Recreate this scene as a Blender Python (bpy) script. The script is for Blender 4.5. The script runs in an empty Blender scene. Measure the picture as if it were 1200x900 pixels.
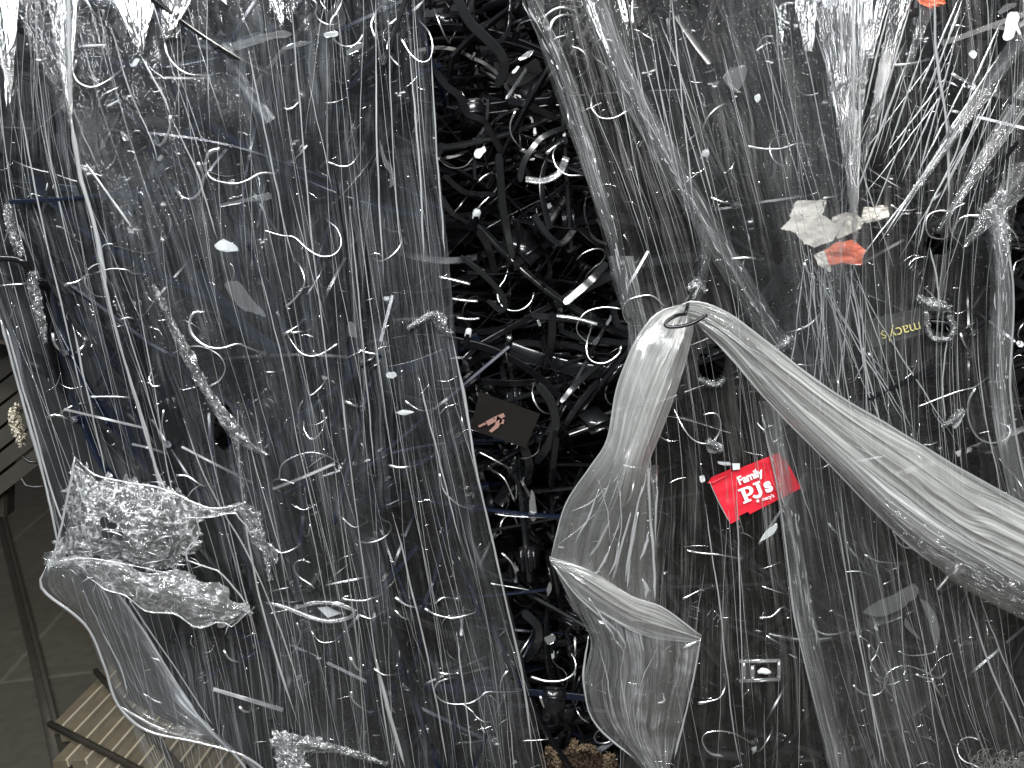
import bpy, math, random
import numpy as np
from mathutils import Vector, Matrix

random.seed(7); np.random.seed(7)
S = bpy.context.scene
COL = S.collection

# ------------------------------------------------------------------ camera
HFOV = math.radians(52.0)
PITCH = math.radians(14.0)
ROLL = math.radians(7.0)
DIST = 0.6 / math.tan(HFOV / 2)          # one photo pixel is about one millimetre at the bale face
CZ = 1.05
f = Vector((0, math.cos(PITCH), -math.sin(PITCH)))
r0 = Vector((1, 0, 0)); u0 = r0.cross(f)
rr = r0 * math.cos(ROLL) - u0 * math.sin(ROLL)
uu = u0 * math.cos(ROLL) + r0 * math.sin(ROLL)
CP = Vector((0, 0, CZ)) - f * DIST
cam = bpy.data.cameras.new('camera'); camo = bpy.data.objects.new('camera', cam); COL.objects.link(camo)
M = Matrix((rr, uu, -f)).transposed().to_4x4(); M.translation = CP
camo.matrix_world = M
cam.sensor_width = 36; cam.lens = 18 / math.tan(HFOV / 2)
cam.clip_start = 0.02; cam.clip_end = 60
S.camera = camo
K = math.tan(HFOV / 2) / 600.0
_f = np.array(f); _r = np.array(rr); _u = np.array(uu); _c = np.array(CP)

def ray(px, py):
    px = np.asarray(px, float)[..., None]; py = np.asarray(py, float)[..., None]
    return _f + _r * ((px - 600) * K) + _u * ((450 - py) * K)
def P(px, py, d=0.0):
    """photo pixel on the vertical plane d metres behind the bale face"""
    v = ray(px, py); t = (np.asarray(d, float) - _c[1]) / v[..., 1]
    return _c + v * t[..., None]
def G(px, py, z=0.0):
    """photo pixel on the horizontal plane at height z"""
    v = ray(px, py); t = (z - _c[2]) / v[..., 2]
    return _c + v * t[..., None]
def proj(p):
    q = np.asarray(p) - _c; w = q @ _f
    return 600 + (q @ _r) / w / K, 450 - (q @ _u) / w / K

# ------------------------------------------------------------------ light
W = bpy.data.worlds.new("World"); S.world = W; W.use_nodes = True
W.node_tree.nodes['Background'].inputs[0].default_value = (0.86, 0.93, 1.0, 1)
W.node_tree.nodes['Background'].inputs[1].default_value = 0.16
def lamp(name, loc, target, sx, sy, power, col):
    l = bpy.data.lights.new(name, 'AREA'); l.shape = 'RECTANGLE'; l.size = sx; l.size_y = sy
    l.energy = power; l.color = col
    o = bpy.data.objects.new(name, l); COL.objects.link(o); o.location = loc
    o.rotation_euler = (Vector(target) - Vector(loc)).to_track_quat('-Z', 'Y').to_euler()
    return o
lamp('ceiling_and_added_light', (-0.9, -1.0, 2.75), (-0.3, 0, 1.0), 1.5, 0.12, 52, (0.95, 0.98, 1))
lamp('ceiling_and_added_light', (0.9, -1.2, 2.75), (0.4, 0, 1.0), 1.5, 0.12, 52, (1.0, 0.98, 0.94))
lamp('ceiling_and_added_light', (0.2, -2.9, 2.85), (0, 0, 1.0), 1.8, 0.3, 145, (0.96, 0.98, 1))  # added soft lamp behind the camera, put in for sparkle on the film
lamp('ceiling_and_added_light', (-1.3, 1.6, 2.7), (-1.2, 1.2, 0), 1.2, 0.12, 16, (1.0, 0.9, 0.76))
S.view_settings.view_transform = 'Standard'; S.view_settings.look = 'None'
S.view_settings.exposure = 0.0; S.view_settings.gamma = 1
S.cycles.transparent_max_bounces = 24
S.cycles.max_bounces = 7
S.cycles.caustics_reflective = False; S.cycles.caustics_refractive = False
S.cycles.use_denoising = True

# ------------------------------------------------------------------ materials
def newmat(name):
    m = bpy.data.materials.new(name); m.use_nodes = True
    nt = m.node_tree; nt.nodes.clear()
    out = nt.nodes.new('ShaderNodeOutputMaterial')
    return m, nt, out
def N(nt, t, **kw):
    n = nt.nodes.new(t)
    for k, v in kw.items():
        if k.startswith('i_'): n.inputs[k[2:].replace('_', ' ')].default_value = v
        else: setattr(n, k, v)
    return n
def math_(nt, op, a, b=None, clamp=False):
    n = nt.nodes.new('ShaderNodeMath'); n.operation = op; n.use_clamp = clamp
    for i, x in enumerate((a, b)):
        if x is None: continue
        if isinstance(x, (int, float)): n.inputs[i].default_value = x
        else: nt.links.new(x, n.inputs[i])
    return n.outputs[0]
def plastic(name, col, rough=0.25, metal=0.0, var=0.3, scale=30, spec=0.5, bump=0.0, coat=0.0):
    m, nt, out = newmat(name)
    b = N(nt, 'ShaderNodeBsdfPrincipled'); nt.links.new(b.outputs[0], out.inputs[0])
    tc = N(nt, 'ShaderNodeTexCoord')
    no = N(nt, 'ShaderNodeTexNoise'); no.inputs['Scale'].default_value = scale; no.inputs['Detail'].default_value = 5
    nt.links.new(tc.outputs['Object'], no.inputs['Vector'])
    mx = N(nt, 'ShaderNodeMix', data_type='RGBA')
    mx.inputs[6].default_value = (*[c * (1 - var) for c in col], 1); mx.inputs[7].default_value = (*[min(1, c * (1 + var)) for c in col], 1)
    nt.links.new(no.outputs['Fac'], mx.inputs[0]); nt.links.new(mx.outputs[2], b.inputs['Base Color'])
    b.inputs['Metallic'].default_value = metal
    b.inputs['Specular IOR Level'].default_value = spec
    b.inputs['Coat Weight'].default_value = coat
    nt.links.new(math_(nt, 'ADD', math_(nt, 'MULTIPLY', no.outputs['Fac'], 0.25), rough - 0.12), b.inputs['Roughness'])
    if bump:
        bp = N(nt, 'ShaderNodeBump'); bp.inputs['Strength'].default_value = bump; bp.inputs['Distance'].default_value = 0.002
        n2 = N(nt, 'ShaderNodeTexNoise'); n2.inputs['Scale'].default_value = scale * 6; n2.inputs['Detail'].default_value = 4
        nt.links.new(tc.outputs['Object'], n2.inputs['Vector']); nt.links.new(n2.outputs['Fac'], bp.inputs['Height'])
        nt.links.new(bp.outputs[0], b.inputs['Normal'])
    return m
def film(name, lo, hi, gloss=0.12, rough=0.12, su=1.0, sv=0.6, bump=0.6, tint=(0.93, 0.95, 0.96), crumple=0.0, thresh=0.45, trans=0.4, cloud=0.5, warp=0.022, fade=None):
    """thin clear stretch film: milky where it is gathered, glossy skin, streaks run along V"""
    m, nt, out = newmat(name)
    uv0 = N(nt, 'ShaderNodeUVMap')
    wn = N(nt, 'ShaderNodeTexNoise'); wn.noise_dimensions = '2D'; wn.inputs['Scale'].default_value = 7; wn.inputs['Detail'].default_value = 2
    nt.links.new(uv0.outputs[0], wn.inputs['Vector'])
    uv = N(nt, 'ShaderNodeVectorMath', operation='MULTIPLY_ADD'); nt.links.new(wn.outputs['Color'], uv.inputs[0]); uv.inputs[1].default_value = (warp, warp, 0); nt.links.new(uv0.outputs[0], uv.inputs[2])
    def streak(a, b, det=3, dist=0.0, rgh=0.6, off=0.0):
        mp = N(nt, 'ShaderNodeMapping'); mp.inputs['Scale'].default_value = (a * su, b * sv, 1); mp.inputs['Location'].default_value = (off, off * 1.7, 0)
        nt.links.new(uv.outputs[0], mp.inputs[0])
        n = N(nt, 'ShaderNodeTexNoise'); n.noise_dimensions = '2D'
        n.inputs['Scale'].default_value = 1; n.inputs['Detail'].default_value = det; n.inputs['Roughness'].default_value = rgh; n.inputs['Distortion'].default_value = dist
        nt.links.new(mp.outputs[0], n.inputs['Vector']); return n.outputs['Fac']
    def ss(x, a, b):
        mr = N(nt, 'ShaderNodeMapRange'); mr.interpolation_type = 'SMOOTHSTEP'; mr.inputs[1].default_value = a; mr.inputs[2].default_value = b
        nt.links.new(x, mr.inputs[0]); return mr.outputs[0]
    a1 = streak(120, 5.0, 5, off=3.1, rgh=0.7); a2 = streak(620, 10.0, 3, off=7.7); a3 = streak(11, 9, 4, off=1.3); a4 = streak(1000, 12.0, 1, off=5.1)
    s1 = ss(a1, thresh, thresh + 0.25); s2 = ss(a2, 0.50, 0.66); s3 = ss(a3, 0.38, 0.66); s4 = ss(a4, 0.58, 0.70)
    h = math_(nt, 'MULTIPLY', s1, 0.38)
    h = math_(nt, 'ADD', h, math_(nt, 'MULTIPLY', math_(nt, 'MULTIPLY', s2, 0.50), math_(nt, 'ADD', s1, 0.25)))
    h = math_(nt, 'ADD', h, math_(nt, 'MULTIPLY', s4, 0.42))
    h = math_(nt, 'MULTIPLY', h, math_(nt, 'ADD', math_(nt, 'MULTIPLY', s3, 2 * cloud), 1 - cloud))
    fac = math_(nt, 'ADD', math_(nt, 'MULTIPLY', h, hi - lo), lo, clamp=True)
    hb = math_(nt, 'ADD', math_(nt, 'MULTIPLY', a1, 1.0), math_(nt, 'MULTIPLY', a2, 0.30))
    if crumple:
        c1 = N(nt, 'ShaderNodeTexVoronoi'); c1.inputs['Scale'].default_value = 60; c1.inputs['Randomness'].default_value = 1
        tc = N(nt, 'ShaderNodeTexCoord')
        ns = N(nt, 'ShaderNodeTexNoise'); ns.inputs['Scale'].default_value = 60; ns.inputs['Detail'].default_value = 3
        nt.links.new(tc.outputs['Object'], ns.inputs['Vector'])
        va = N(nt, 'ShaderNodeVectorMath', operation='MULTIPLY_ADD')
        nt.links.new(ns.outputs['Color'], va.inputs[0]); va.inputs[1].default_value = (0.02, 0.02, 0.02); nt.links.new(tc.outputs['Object'], va.inputs[2])
        nt.links.new(va.outputs[0], c1.inputs['Vector'])
        c1.feature = 'DISTANCE_TO_EDGE'
        c2 = N(nt, 'ShaderNodeTexVoronoi'); c2.feature = 'DISTANCE_TO_EDGE'; c2.inputs['Scale'].default_value = 170; nt.links.new(va.outputs[0], c2.inputs['Vector'])
        e1 = math_(nt, 'SUBTRACT', 1.0, ss(c1.outputs['Distance'], 0.0, 0.22)); e2 = math_(nt, 'SUBTRACT', 1.0, ss(c2.outputs['Distance'], 0.0, 0.25))
        ridge = math_(nt, 'ADD', math_(nt, 'MULTIPLY', e1, 0.7), math_(nt, 'MULTIPLY', e2, 0.4))
        big = ss(ns.outputs['Fac'], 0.38, 0.62)
        hb = math_(nt, 'ADD', hb, math_(nt, 'MULTIPLY', ridge, 0.9 * crumple))
        fac = math_(nt, 'ADD', math_(nt, 'MULTIPLY', fac, 0.8), math_(nt, 'MULTIPLY', math_(nt, 'MULTIPLY', math_(nt, 'POWER', ridge, 2.0), math_(nt, 'ADD', big, 0.25)), 0.75 * crumple), clamp=True)
    if fade:     # gathered thick at the top, spread thin lower down
        sx_ = N(nt, 'ShaderNodeSeparateXYZ'); nt.links.new(uv0.outputs[0], sx_.inputs[0]); f_ = math_(nt, 'SUBTRACT', 1.0, math_(nt, 'MULTIPLY', ss(math_(nt, 'ADD', sx_.outputs[1], math_(nt, 'MULTIPLY', a1, 0.08)), fade[0] + 0.04, fade[1] + 0.04), fade[2]))
        fac = math_(nt, 'MULTIPLY', fac, f_)
    bp = N(nt, 'ShaderNodeBump'); bp.inputs['Strength'].default_value = bump; bp.inputs['Distance'].default_value = 0.004
    nt.links.new(hb, bp.inputs['Height'])
    tr = N(nt, 'ShaderNodeBsdfTransparent'); tr.inputs[0].default_value = (0.96, 0.965, 0.97, 1)
    df = N(nt, 'ShaderNodeBsdfDiffuse'); df.inputs[0].default_value = (*[c * 0.9 for c in tint], 1); nt.links.new(bp.outputs[0], df.inputs['Normal'])
    tl = N(nt, 'ShaderNodeBsdfTranslucent'); tl.inputs[0].default_value = (*[c * 0.9 for c in tint], 1)
    m1 = N(nt, 'ShaderNodeMixShader'); m1.inputs[0].default_value = trans; nt.links.new(df.outputs[0], m1.inputs[1]); nt.links.new(tl.outputs[0], m1.inputs[2])
    m2 = N(nt, 'ShaderNodeMixShader'); nt.links.new(fac, m2.inputs[0]); nt.links.new(tr.outputs[0], m2.inputs[1]); nt.links.new(m1.outputs[0], m2.inputs[2])
    gl = N(nt, 'ShaderNodeBsdfGlossy'); gl.inputs['Roughness'].default_value = rough; nt.links.new(bp.outputs[0], gl.inputs['Normal'])
    lw = N(nt, 'ShaderNodeLayerWeight'); lw.inputs[0].default_value = 0.35; nt.links.new(bp.outputs[0], lw.inputs['Normal'])
    g = math_(nt, 'ADD', math_(nt, 'MULTIPLY', lw.outputs['Facing'], gloss * 1.5), gloss, clamp=True)
    m3 = N(nt, 'ShaderNodeMixShader'); nt.links.new(g, m3.inputs[0]); nt.links.new(m2.outputs[0], m3.inputs[1]); nt.links.new(gl.outputs[0], m3.inputs[2])
    nt.links.new(m3.outputs[0], out.inputs[0])
    return m

MT = {}
MT['black'] = plastic('black_plastic', (0.005, 0.005, 0.006), 0.17, spec=0.5)
MT['navy'] = plastic('navy_plastic', (0.005, 0.0075, 0.017), 0.22, spec=0.45)
MT['char'] = plastic('charcoal_plastic', (0.008, 0.0085, 0.009), 0.17, spec=0.6)
MT['steel'] = plastic('bright_steel', (0.95, 0.96, 0.97), 0.28, metal=1.0, var=0.06)
MT['dsteel'] = plastic('dark_steel', (0.03, 0.03, 0.03), 0.3, metal=0.6)
MT['white'] = plastic('white_plastic', (0.58, 0.60, 0.60), 0.3, var=0.2, scale=90)
MT['glint'] = film('film_glint', 0.35, 0.6, gloss=0.6, rough=0.12, bump=0.3)
MT['deep'] = plastic('shaded_black_plastic', (0.004, 0.004, 0.005), 0.3, spec=0.14)  # black plastic dulled to put the shade of the gap and depths in
MT['frostm'] = film('dull_frosted_plastic', 0.10, 0.5, gloss=0.05, rough=0.3, su=0.3, bump=0.2)
MT['frost'] = film('frosted_plastic', 0.12, 0.42, gloss=0.22, rough=0.18, su=0.3, bump=0.2)
MT['film'] = film('stretch_film', 0.004, 0.145, cloud=0.85, gloss=0.06, rough=0.10, tint=(0.87, 0.935, 1.0))
MT['filmw'] = film('warm_stretch_film', 0.004, 0.145, cloud=0.85, gloss=0.06, rough=0.10, tint=(0.96, 0.94, 0.90))
MT['film2'] = film('stretch_film_second_layer', 0.002, 0.125, gloss=0.05, rough=0.09, su=1.3, thresh=0.52, cloud=0.8)
MT['bundle'] = film('gathered_film', 0.03, 0.55, gloss=0.20, rough=0.11, su=1.0, sv=0.4, thresh=0.42, cloud=0.6, bump=0.9)
MT['tail'] = film('milky_film', 0.30, 0.92, gloss=0.15, rough=0.14, su=0.32, sv=0.35, thresh=0.38, bump=0.8, tint=(0.86, 0.87, 0.84), cloud=0.3)
MT['tailc'] = film('clear_tail_film', 0.07, 0.55, gloss=0.2, rough=0.10, su=0.35, thresh=0.4, bump=0.5, cloud=0.4)
MT['flare'] = film('flared_tail_film', 0.16, 0.95, gloss=0.18, rough=0.10, su=0.55, sv=0.4, thresh=0.40, bump=0.9, tint=(0.88, 0.89, 0.87), cloud=0.5, warp=0.015)
MT['lip'] = film('crinkled_lip_film', 0.26, 0.7, gloss=0.18, rough=0.1, bump=0.4, crumple=0.6)
MT['fall'] = film('falling_film', 0.42, 0.85, gloss=0.16, rough=0.12, su=0.45, sv=0.35, thresh=0.42, bump=0.8, tint=(0.88, 0.89, 0.86), cloud=0.4, warp=0.012, fade=(1.7 + 0.165, 1.7 + 0.26, 0.68))
MT['crumple'] = film('crumpled_film', 0.08, 0.55, gloss=0.20, rough=0.09, bump=0.45, crumple=1.0)
MT['skirt'] = film('loose_film', 0.07, 0.55, gloss=0.16, rough=0.11, cloud=0.85, su=0.4, thresh=0.42, tint=(0.86, 0.9, 0.95))
MT['shine'] = film('shiny_pleats', 0.02, 0.40, gloss=0.42, rough=0.08, su=2.0, sv=0.3, bump=1.0, warp=0.015)
MT['crease'] = film('film_crease', 0.40, 0.80, gloss=0.28, rough=0.16, su=1, bump=0.2)

# ------------------------------------------------------------------ noise and curves
_T = np.random.RandomState(3).rand(256, 256)
def vn(x, y):
    x = np.asarray(x, float); y = np.asarray(y, float)
    xi = np.floor(x).astype(int); yi = np.floor(y).astype(int); fx = x - xi; fy = y - yi
    fx = fx * fx * (3 - 2 * fx); fy = fy * fy * (3 - 2 * fy)
    a = _T[xi % 256, yi % 256]; b = _T[(xi + 1) % 256, yi % 256]; c = _T[xi % 256, (yi + 1) % 256]; d = _T[(xi + 1) % 256, (yi + 1) % 256]
    return (a * (1 - fx) + b * fx) * (1 - fy) + (c * (1 - fx) + d * fx) * fy
def fbm(x, y, o=4):
    s = 0; a = 0.5
    for i in range(o): s = s + a * vn(x * 2 ** i + 17.3 * i, y * 2 ** i + 5.1 * i); a *= 0.5
    return s
def crs(pts, t):
    """Catmull-Rom through pts (n,k) at t in 0..1 (uniform)"""
    pts = np.asarray(pts, float); n = len(pts)
    if n == 2: return pts[0] + (pts[1] - pts[0]) * np.asarray(t)[:, None]
    e = np.vstack([2 * pts[0] - pts[1], pts, 2 * pts[-1] - pts[-2]])
    x = np.clip(np.asarray(t) * (n - 1), 0, n - 1 - 1e-9); i = x.astype(int); q = (x - i)[:, None]
    p0, p1, p2, p3 = e[i], e[i + 1], e[i + 2], e[i + 3]
    return 0.5 * (2 * p1 + (p2 - p0) * q + (2 * p0 - 5 * p1 + 4 * p2 - p3) * q ** 2 + (3 * p1 - p0 - 3 * p2 + p3) * q ** 3)
def resample(pts, n):
    c = crs(pts, np.linspace(0, 1, max(60, 12 * len(pts))))
    s = np.r_[0, np.cumsum(np.linalg.norm(np.diff(c[:, :2], axis=0), axis=1))]
    return np.stack([np.interp(np.linspace(0, s[-1], n), s, c[:, k]) for k in range(c.shape[1])], 1)

# ------------------------------------------------------------------ object helpers
def tag(o, label=None, cat=None, group=None, kind=None):
    if label: o['label'] = label
    if cat: o['category'] = cat
    if group: o['group'] = group
    if kind: o['kind'] = kind
    return o
def empty(name, loc, label=None, cat=None, group=None):
    o = bpy.data.objects.new(name, None); COL.objects.link(o); o.location = loc; o.empty_display_size = 0.02
    return tag(o, label, cat, group)
def mesh_obj(name, V, F, mat, parent=None, smooth=True, uv=None, world=True, sharp=None):
    me = bpy.data.meshes.new(name)
    V = np.asarray(V, float)
    if parent is not None and world: V = V - np.array(parent.location)
    me.from_pydata(V.tolist(), [], [tuple(x) for x in F])
    if uv is not None:
        l = me.uv_layers.new(name='UVMap'); idx = np.empty(len(me.loops), int); me.loops.foreach_get('vertex_index', idx)
        l.data.foreach_set('uv', np.asarray(uv, float)[idx].ravel())
    if mat is not None: me.materials.append(mat)
    me.polygons.foreach_set('use_smooth', [smooth] * len(me.polygons))
    me.update()
    if sharp: me.set_sharp_from_angle(angle=math.radians(sharp))
    o = bpy.data.objects.new(name, me); COL.objects.link(o)
    if parent is not None: o.parent = parent
    return o
class MB:
    def __init__(s): s.V = []; s.F = []; s.U = []; s.n = 0
    def add(s, V, F, U=None):
        V = np.asarray(V, float); s.V.append(V); s.F += [tuple(int(i) + s.n for i in q) for q in F]
        s.U.append(np.zeros((len(V), 2)) if U is None else np.asarray(U)); s.n += len(V)
    def build(s, name, mat, parent=None, smooth=True, world=True):
        return mesh_obj(name, np.vstack(s.V), s.F, mat, parent, smooth, np.vstack(s.U), world)

def sweep(pts, w, h=None, sides=8, square=0.0, normal=None, taper=True, uvs=1.0):
    """tube of half width w and half thickness h along 3-D pts; square 0 is round, 1 is boxy"""
    p = np.asarray(pts, float); n = len(p)
    w = np.broadcast_to(np.asarray(w, float), (n,)).copy(); h = w if h is None else np.broadcast_to(np.asarray(h, float), (n,)).copy()
    t = np.gradient(p, axis=0); t /= np.linalg.norm(t, axis=1)[:, None] + 1e-12
    if normal is None:
        nn = np.array([0., -1, 0.2])
    else: nn = np.asarray(normal, float)
    b = np.cross(t, nn); b /= np.linalg.norm(b, axis=1)[:, None] + 1e-9
    nrm = np.cross(b, t)
    a = np.linspace(0, 2 * math.pi, sides, endpoint=False) + math.pi / sides
    ca, sa = np.cos(a), np.sin(a)
    k = 1 + square * (1 / np.maximum(abs(ca), abs(sa)) - 1)
    if square >= 0.6 and sides == 8:
        ca = np.array([1, .82, -.82, -1, -1, -.82, .82, 1.]); sa = np.array([.7, 1, 1, .7, -.7, -1, -1, -.7]); k = np.ones(8)
    V = p[:, None, :] + b[:, None, :] * (ca * k)[None, :, None] * w[:, None, None] + nrm[:, None, :] * (sa * k)[None, :, None] * h[:, None, None]
    V = V.reshape(-1, 3); F = []
    for i in range(n - 1):
        for j in range(sides):
            j2 = (j + 1) % sides
            F.append((i * sides + j, i * sides + j2, (i + 1) * sides + j2, (i + 1) * sides + j))
    F.append(tuple(range(sides - 1, -1, -1))); F.append(tuple((n - 1) * sides + j for j in range(sides)))
    L = np.r_[0, np.cumsum(np.linalg.norm(np.diff(p, axis=0), axis=1))]
    U = np.stack([np.tile(np.arange(sides) / sides * 0.01, n), np.repeat(L, sides)], 1) + np.random.rand(2) * 3
    return V, F, U
def grid_faces(nv, nu, keep=None):
    i, j = np.meshgrid(np.arange(nv - 1), np.arange(nu - 1), indexing='ij'); a = i * nu + j
    F = np.stack([a, a + 1, a + nu + 1, a + nu], -1).reshape(-1, 4)
    if keep is not None: F = F[keep.reshape(-1)]
    return F
def sheet(name, cols, mat, parent, nu=120, nv=60, pleat=0.003, freq=30, crump=0.0, cf=14, holes=(), dep=None, jit=0.0, ragged=0.0, vwave=0.0, seed=0):
    """film sheet lofted through columns of photo pixels (x, y, depth in mm)"""
    C = []
    for k, c in enumerate(cols):
        d0 = dep[k] if dep is not None else 0
        c = [(q[0], q[1], q[2] if len(q) > 2 else d0) for q in c]
        C.append(resample(c, nv))
    C = np.stack(C, 0)                                    # ncol, nv, 3
    nc = len(C)
    t = np.linspace(0, 1, nu)
    g = crs(C.reshape(nc, -1), t).reshape(nu, nv, 3).transpose(1, 0, 2)
    W = np.linalg.norm(C[1:, :, :2] - C[:-1, :, :2], axis=2).sum(0).max() / 1000
    L = np.linalg.norm(np.diff(C[:, :, :2], axis=1), axis=2).sum(1).max() / 1000
    u = np.tile(t, (nv, 1)); v = np.tile(np.linspace(0, 1, nv)[:, None], (1, nu))
    px, py, d = g[..., 0], g[..., 1], g[..., 2] / 1000
    if ragged:
        e = np.minimum(u, 1 - u); w8 = np.exp(-e * 25)
        px = px + (fbm(v * 18 + seed, 3 + 0 * u) - 0.47) * ragged * w8 * 2; 
        e = np.minimum(v, 1 - v); w8 = np.exp(-e * 25)
        py = py + (fbm(u * 18 + seed, 9 + 0 * u) - 0.47) * ragged * w8 * 2
    drift = (fbm(u * 3 + seed, v * 2 + 3, 3) - 0.5) * 0.10
    pl = fbm((u + drift) * freq + seed * 7.1, v * 2.0 + seed, 3) - 0.47
    rid = 1 - np.abs(2 * vn((u + drift) * freq * 2.3 + seed, v * 2.5) - 1); rid = rid ** 3
    d = d + pleat * 2 * pl - pleat * 0.8 * rid
    if vwave: d = d + vwave * (fbm(u * 2 + seed, v * 7, 3) - 0.47)
    if crump:
        c1 = np.abs(2 * vn(u * cf * W / L * 1 + seed, v * cf) - 1); c2 = np.abs(2 * vn(u * cf * 2.3 * W / L + seed, v * cf * 2.3 + 7) - 1)
        c3 = np.abs(2 * vn(u * cf * 5.1 * W / L + v * 6, v * cf * 5.1 + 7) - 1)
        d = d - crump * (1.2 * c1 + 0.7 * c2 + 0.4 * c3 - 1.1)
    if jit:
        px = px + jit * (fbm(u * 20 + 5, v * 20, 3) - 0.47) * 2; py = py + jit * (fbm(u * 20 + 45, v * 20, 3) - 0.47) * 2
    keep = None
    if holes:
        cx = 0.25 * (px[:-1, :-1] + px[1:, :-1] + px[:-1, 1:] + px[1:, 1:]); cy = 0.25 * (py[:-1, :-1] + py[1:, :-1] + py[:-1, 1:] + py[1:, 1:])
        keep = np.ones(cx.shape, bool)
        for (hx, hy, ra, rb) in holes:
            ang = np.arctan2(cy - hy, cx - hx); rg = 1 + 0.5 * (fbm(ang * 1.7 + hx, cx * 0 + hy, 3) - 0.47)
            keep &= ((cx - hx) / ra) ** 2 + ((cy - hy) / rb) ** 2 > rg
    V = P(px, py, d)
    F = grid_faces(nv, nu, keep)
    U = np.stack([u * W + seed * 3.3, v * L + seed * 1.7], -1).reshape(-1, 2)
    o = mesh_obj(name, V.reshape(-1, 3), F, mat, parent, True, U)
    return o, g

def strand(mb, pts, w, d=-4, flat=0.5, wob=0.0, taper=0.25, n=None):
    """a thin roped or creased run of film, traced in photo pixels, w in mm"""
    q = [(p[0], p[1], p[2] if len(p) > 2 else d) for p in pts]
    L = sum(math.dist(a[:2], b[:2]) for a, b in zip(q, q[1:]))
    n = n or max(8, int(L / 9)); c = resample(q, n)
    s = np.linspace(0, 1, n)
    c[:, 0] += wob * (fbm(s * 9 + L, s * 0 + q[0][0], 3) - 0.47) * 2
    w = w / 2000 * (0.55 + 0.9 * fbm(s * L / 40 + q[0][0], s * 0 + q[0][1], 3))
    e = np.minimum(s, 1 - s) / max(taper, 1e-3); w = w * np.clip(e, 0.12, 1)
    V, F, U = sweep(P(c[:, 0], c[:, 1], c[:, 2] / 1000), w, w * flat, sides=6)
    mb.add(V, F, U)

# ------------------------------------------------------------------ setting: floor, dark backing, side panels
def simple_floor():
    m, nt, out = newmat('brown_tile')
    b = N(nt, 'ShaderNodeBsdfPrincipled'); nt.links.new(b.outputs[0], out.inputs[0])
    a = G(0, 800); c = G(80, 710); ang = math.atan2(c[1] - a[1], c[0] - a[0])
    tc = N(nt, 'ShaderNodeTexCoord'); mp = N(nt, 'ShaderNodeMapping'); mp.vector_type = 'TEXTURE'
    mp.inputs['Location'].default_value = (a[0], a[1], 0); mp.inputs['Rotation'].default_value = (0, 0, ang)
    nt.links.new(tc.outputs['Object'], mp.inputs[0])
    br = N(nt, 'ShaderNodeTexBrick'); br.offset = 0.0; br.inputs['Scale'].default_value = 1
    br.inputs['Brick Width'].default_value = 3.1; br.inputs['Row Height'].default_value = 0.5; br.inputs['Mortar Size'].default_value = 0.012; br.inputs['Mortar Smooth'].default_value = 0.8
    br.inputs['Color1'].default_value = (0.105, 0.094, 0.075, 1); br.inputs['Color2'].default_value = (0.085, 0.078, 0.064, 1); br.inputs['Mortar'].default_value = (0.15, 0.138, 0.115, 1)
    nt.links.new(mp.outputs[0], br.inputs[0])
    no = N(nt, 'ShaderNodeTexNoise'); no.inputs['Scale'].default_value = 25; no.inputs['Detail'].default_value = 8
    nt.links.new(tc.outputs['Object'], no.inputs['Vector'])
    mx = N(nt, 'ShaderNodeMix', data_type='RGBA', blend_type='MULTIPLY'); mx.inputs[0].default_value = 0.55
    nt.links.new(br.outputs[0], mx.inputs[6]); nt.links.new(no.outputs['Fac'], mx.inputs[7]); nt.links.new(mx.outputs[2], b.inputs['Base Color'])
    b.inputs['Roughness'].default_value = 0.5
    return m
fl = mesh_obj('floor', [(-5, -4, 0), (5, -4, 0), (5, 5, 0), (-5, 5, 0)], [(0, 1, 2, 3)], simple_floor(), smooth=False)
tag(fl, kind='structure')

wl = mesh_obj('wall', [(-5, 4.5, 0), (5, 4.5, 0), (5, 4.5, 3), (-5, 4.5, 3)], [(0, 1, 2, 3)], plastic('dark_wall', (0.06, 0.055, 0.05), 0.7), smooth=False); tag(wl, kind='structure')
def boxv(o, a, b, c):
    o, a, b, c = map(np.asarray, (o, a, b, c))
    V = [o, o + a, o + a + b, o + b, o + c, o + a + c, o + a + b + c, o + b + c]
    F = [(0, 3, 2, 1), (4, 5, 6, 7), (0, 1, 5, 4), (1, 2, 6, 5), (2, 3, 7, 6), (3, 0, 4, 7)]
    return V, F

# slatted pallet seen past the lower left corner
wood = plastic('brown_wood', (0.13, 0.11, 0.075), 0.5, var=0.4, scale=18, bump=0.3)
litw = plastic('lit_edge_wood', (0.42, 0.37, 0.27), 0.5, var=0.3, scale=30)
dwood = plastic('dark_wood', (0.035, 0.032, 0.024), 0.6, var=0.25, scale=18, bump=0.3)
PZ = 0.16
A = G(58, 852, PZ); B = G(124, 786, PZ); Cc = G(225, 884, PZ)
e1 = B - A; L1 = np.linalg.norm(e1); e1 /= L1
e2 = Cc - B; e2 -= e1 * (e2 @ e1); L2 = np.linalg.norm(e2); e2 /= L2
pal = empty('wooden_pallet', A * [1, 1, 0], 'pale slatted wooden pallet on the floor past the lower left of the bale', 'pallet')
ns = 12; pitch = L2 / 9.0
for k in range(ns):
    o = A + e2 * (k * pitch) - e1 * 0.03 * (k > 0) - e1 * (0.10 if k > 1 else 0) - e1 * (0.2 if k > 3 else 0)
    ext = L1 + 0.05 + (0.10 if k > 1 else 0) + (0.2 if k > 3 else 0)
    V, F = boxv(o - np.array([0, 0, 0.018]), e1 * ext, e2 * pitch * 0.74, np.array([0, 0, 0.018]))
    sl = mesh_obj('slat', V, F, wood, pal, False)
    V, F = boxv(o + e2 * pitch * 0.70 - np.array([0, 0, 0.014]), e1 * ext, e2 * pitch * 0.13, np.array([0, 0, 0.018])); mesh_obj('lit_edge_strip', V - np.array(pal.location), F, litw, sl, False, world=False)  # lit edge of each slat put in as a paler strip
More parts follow.
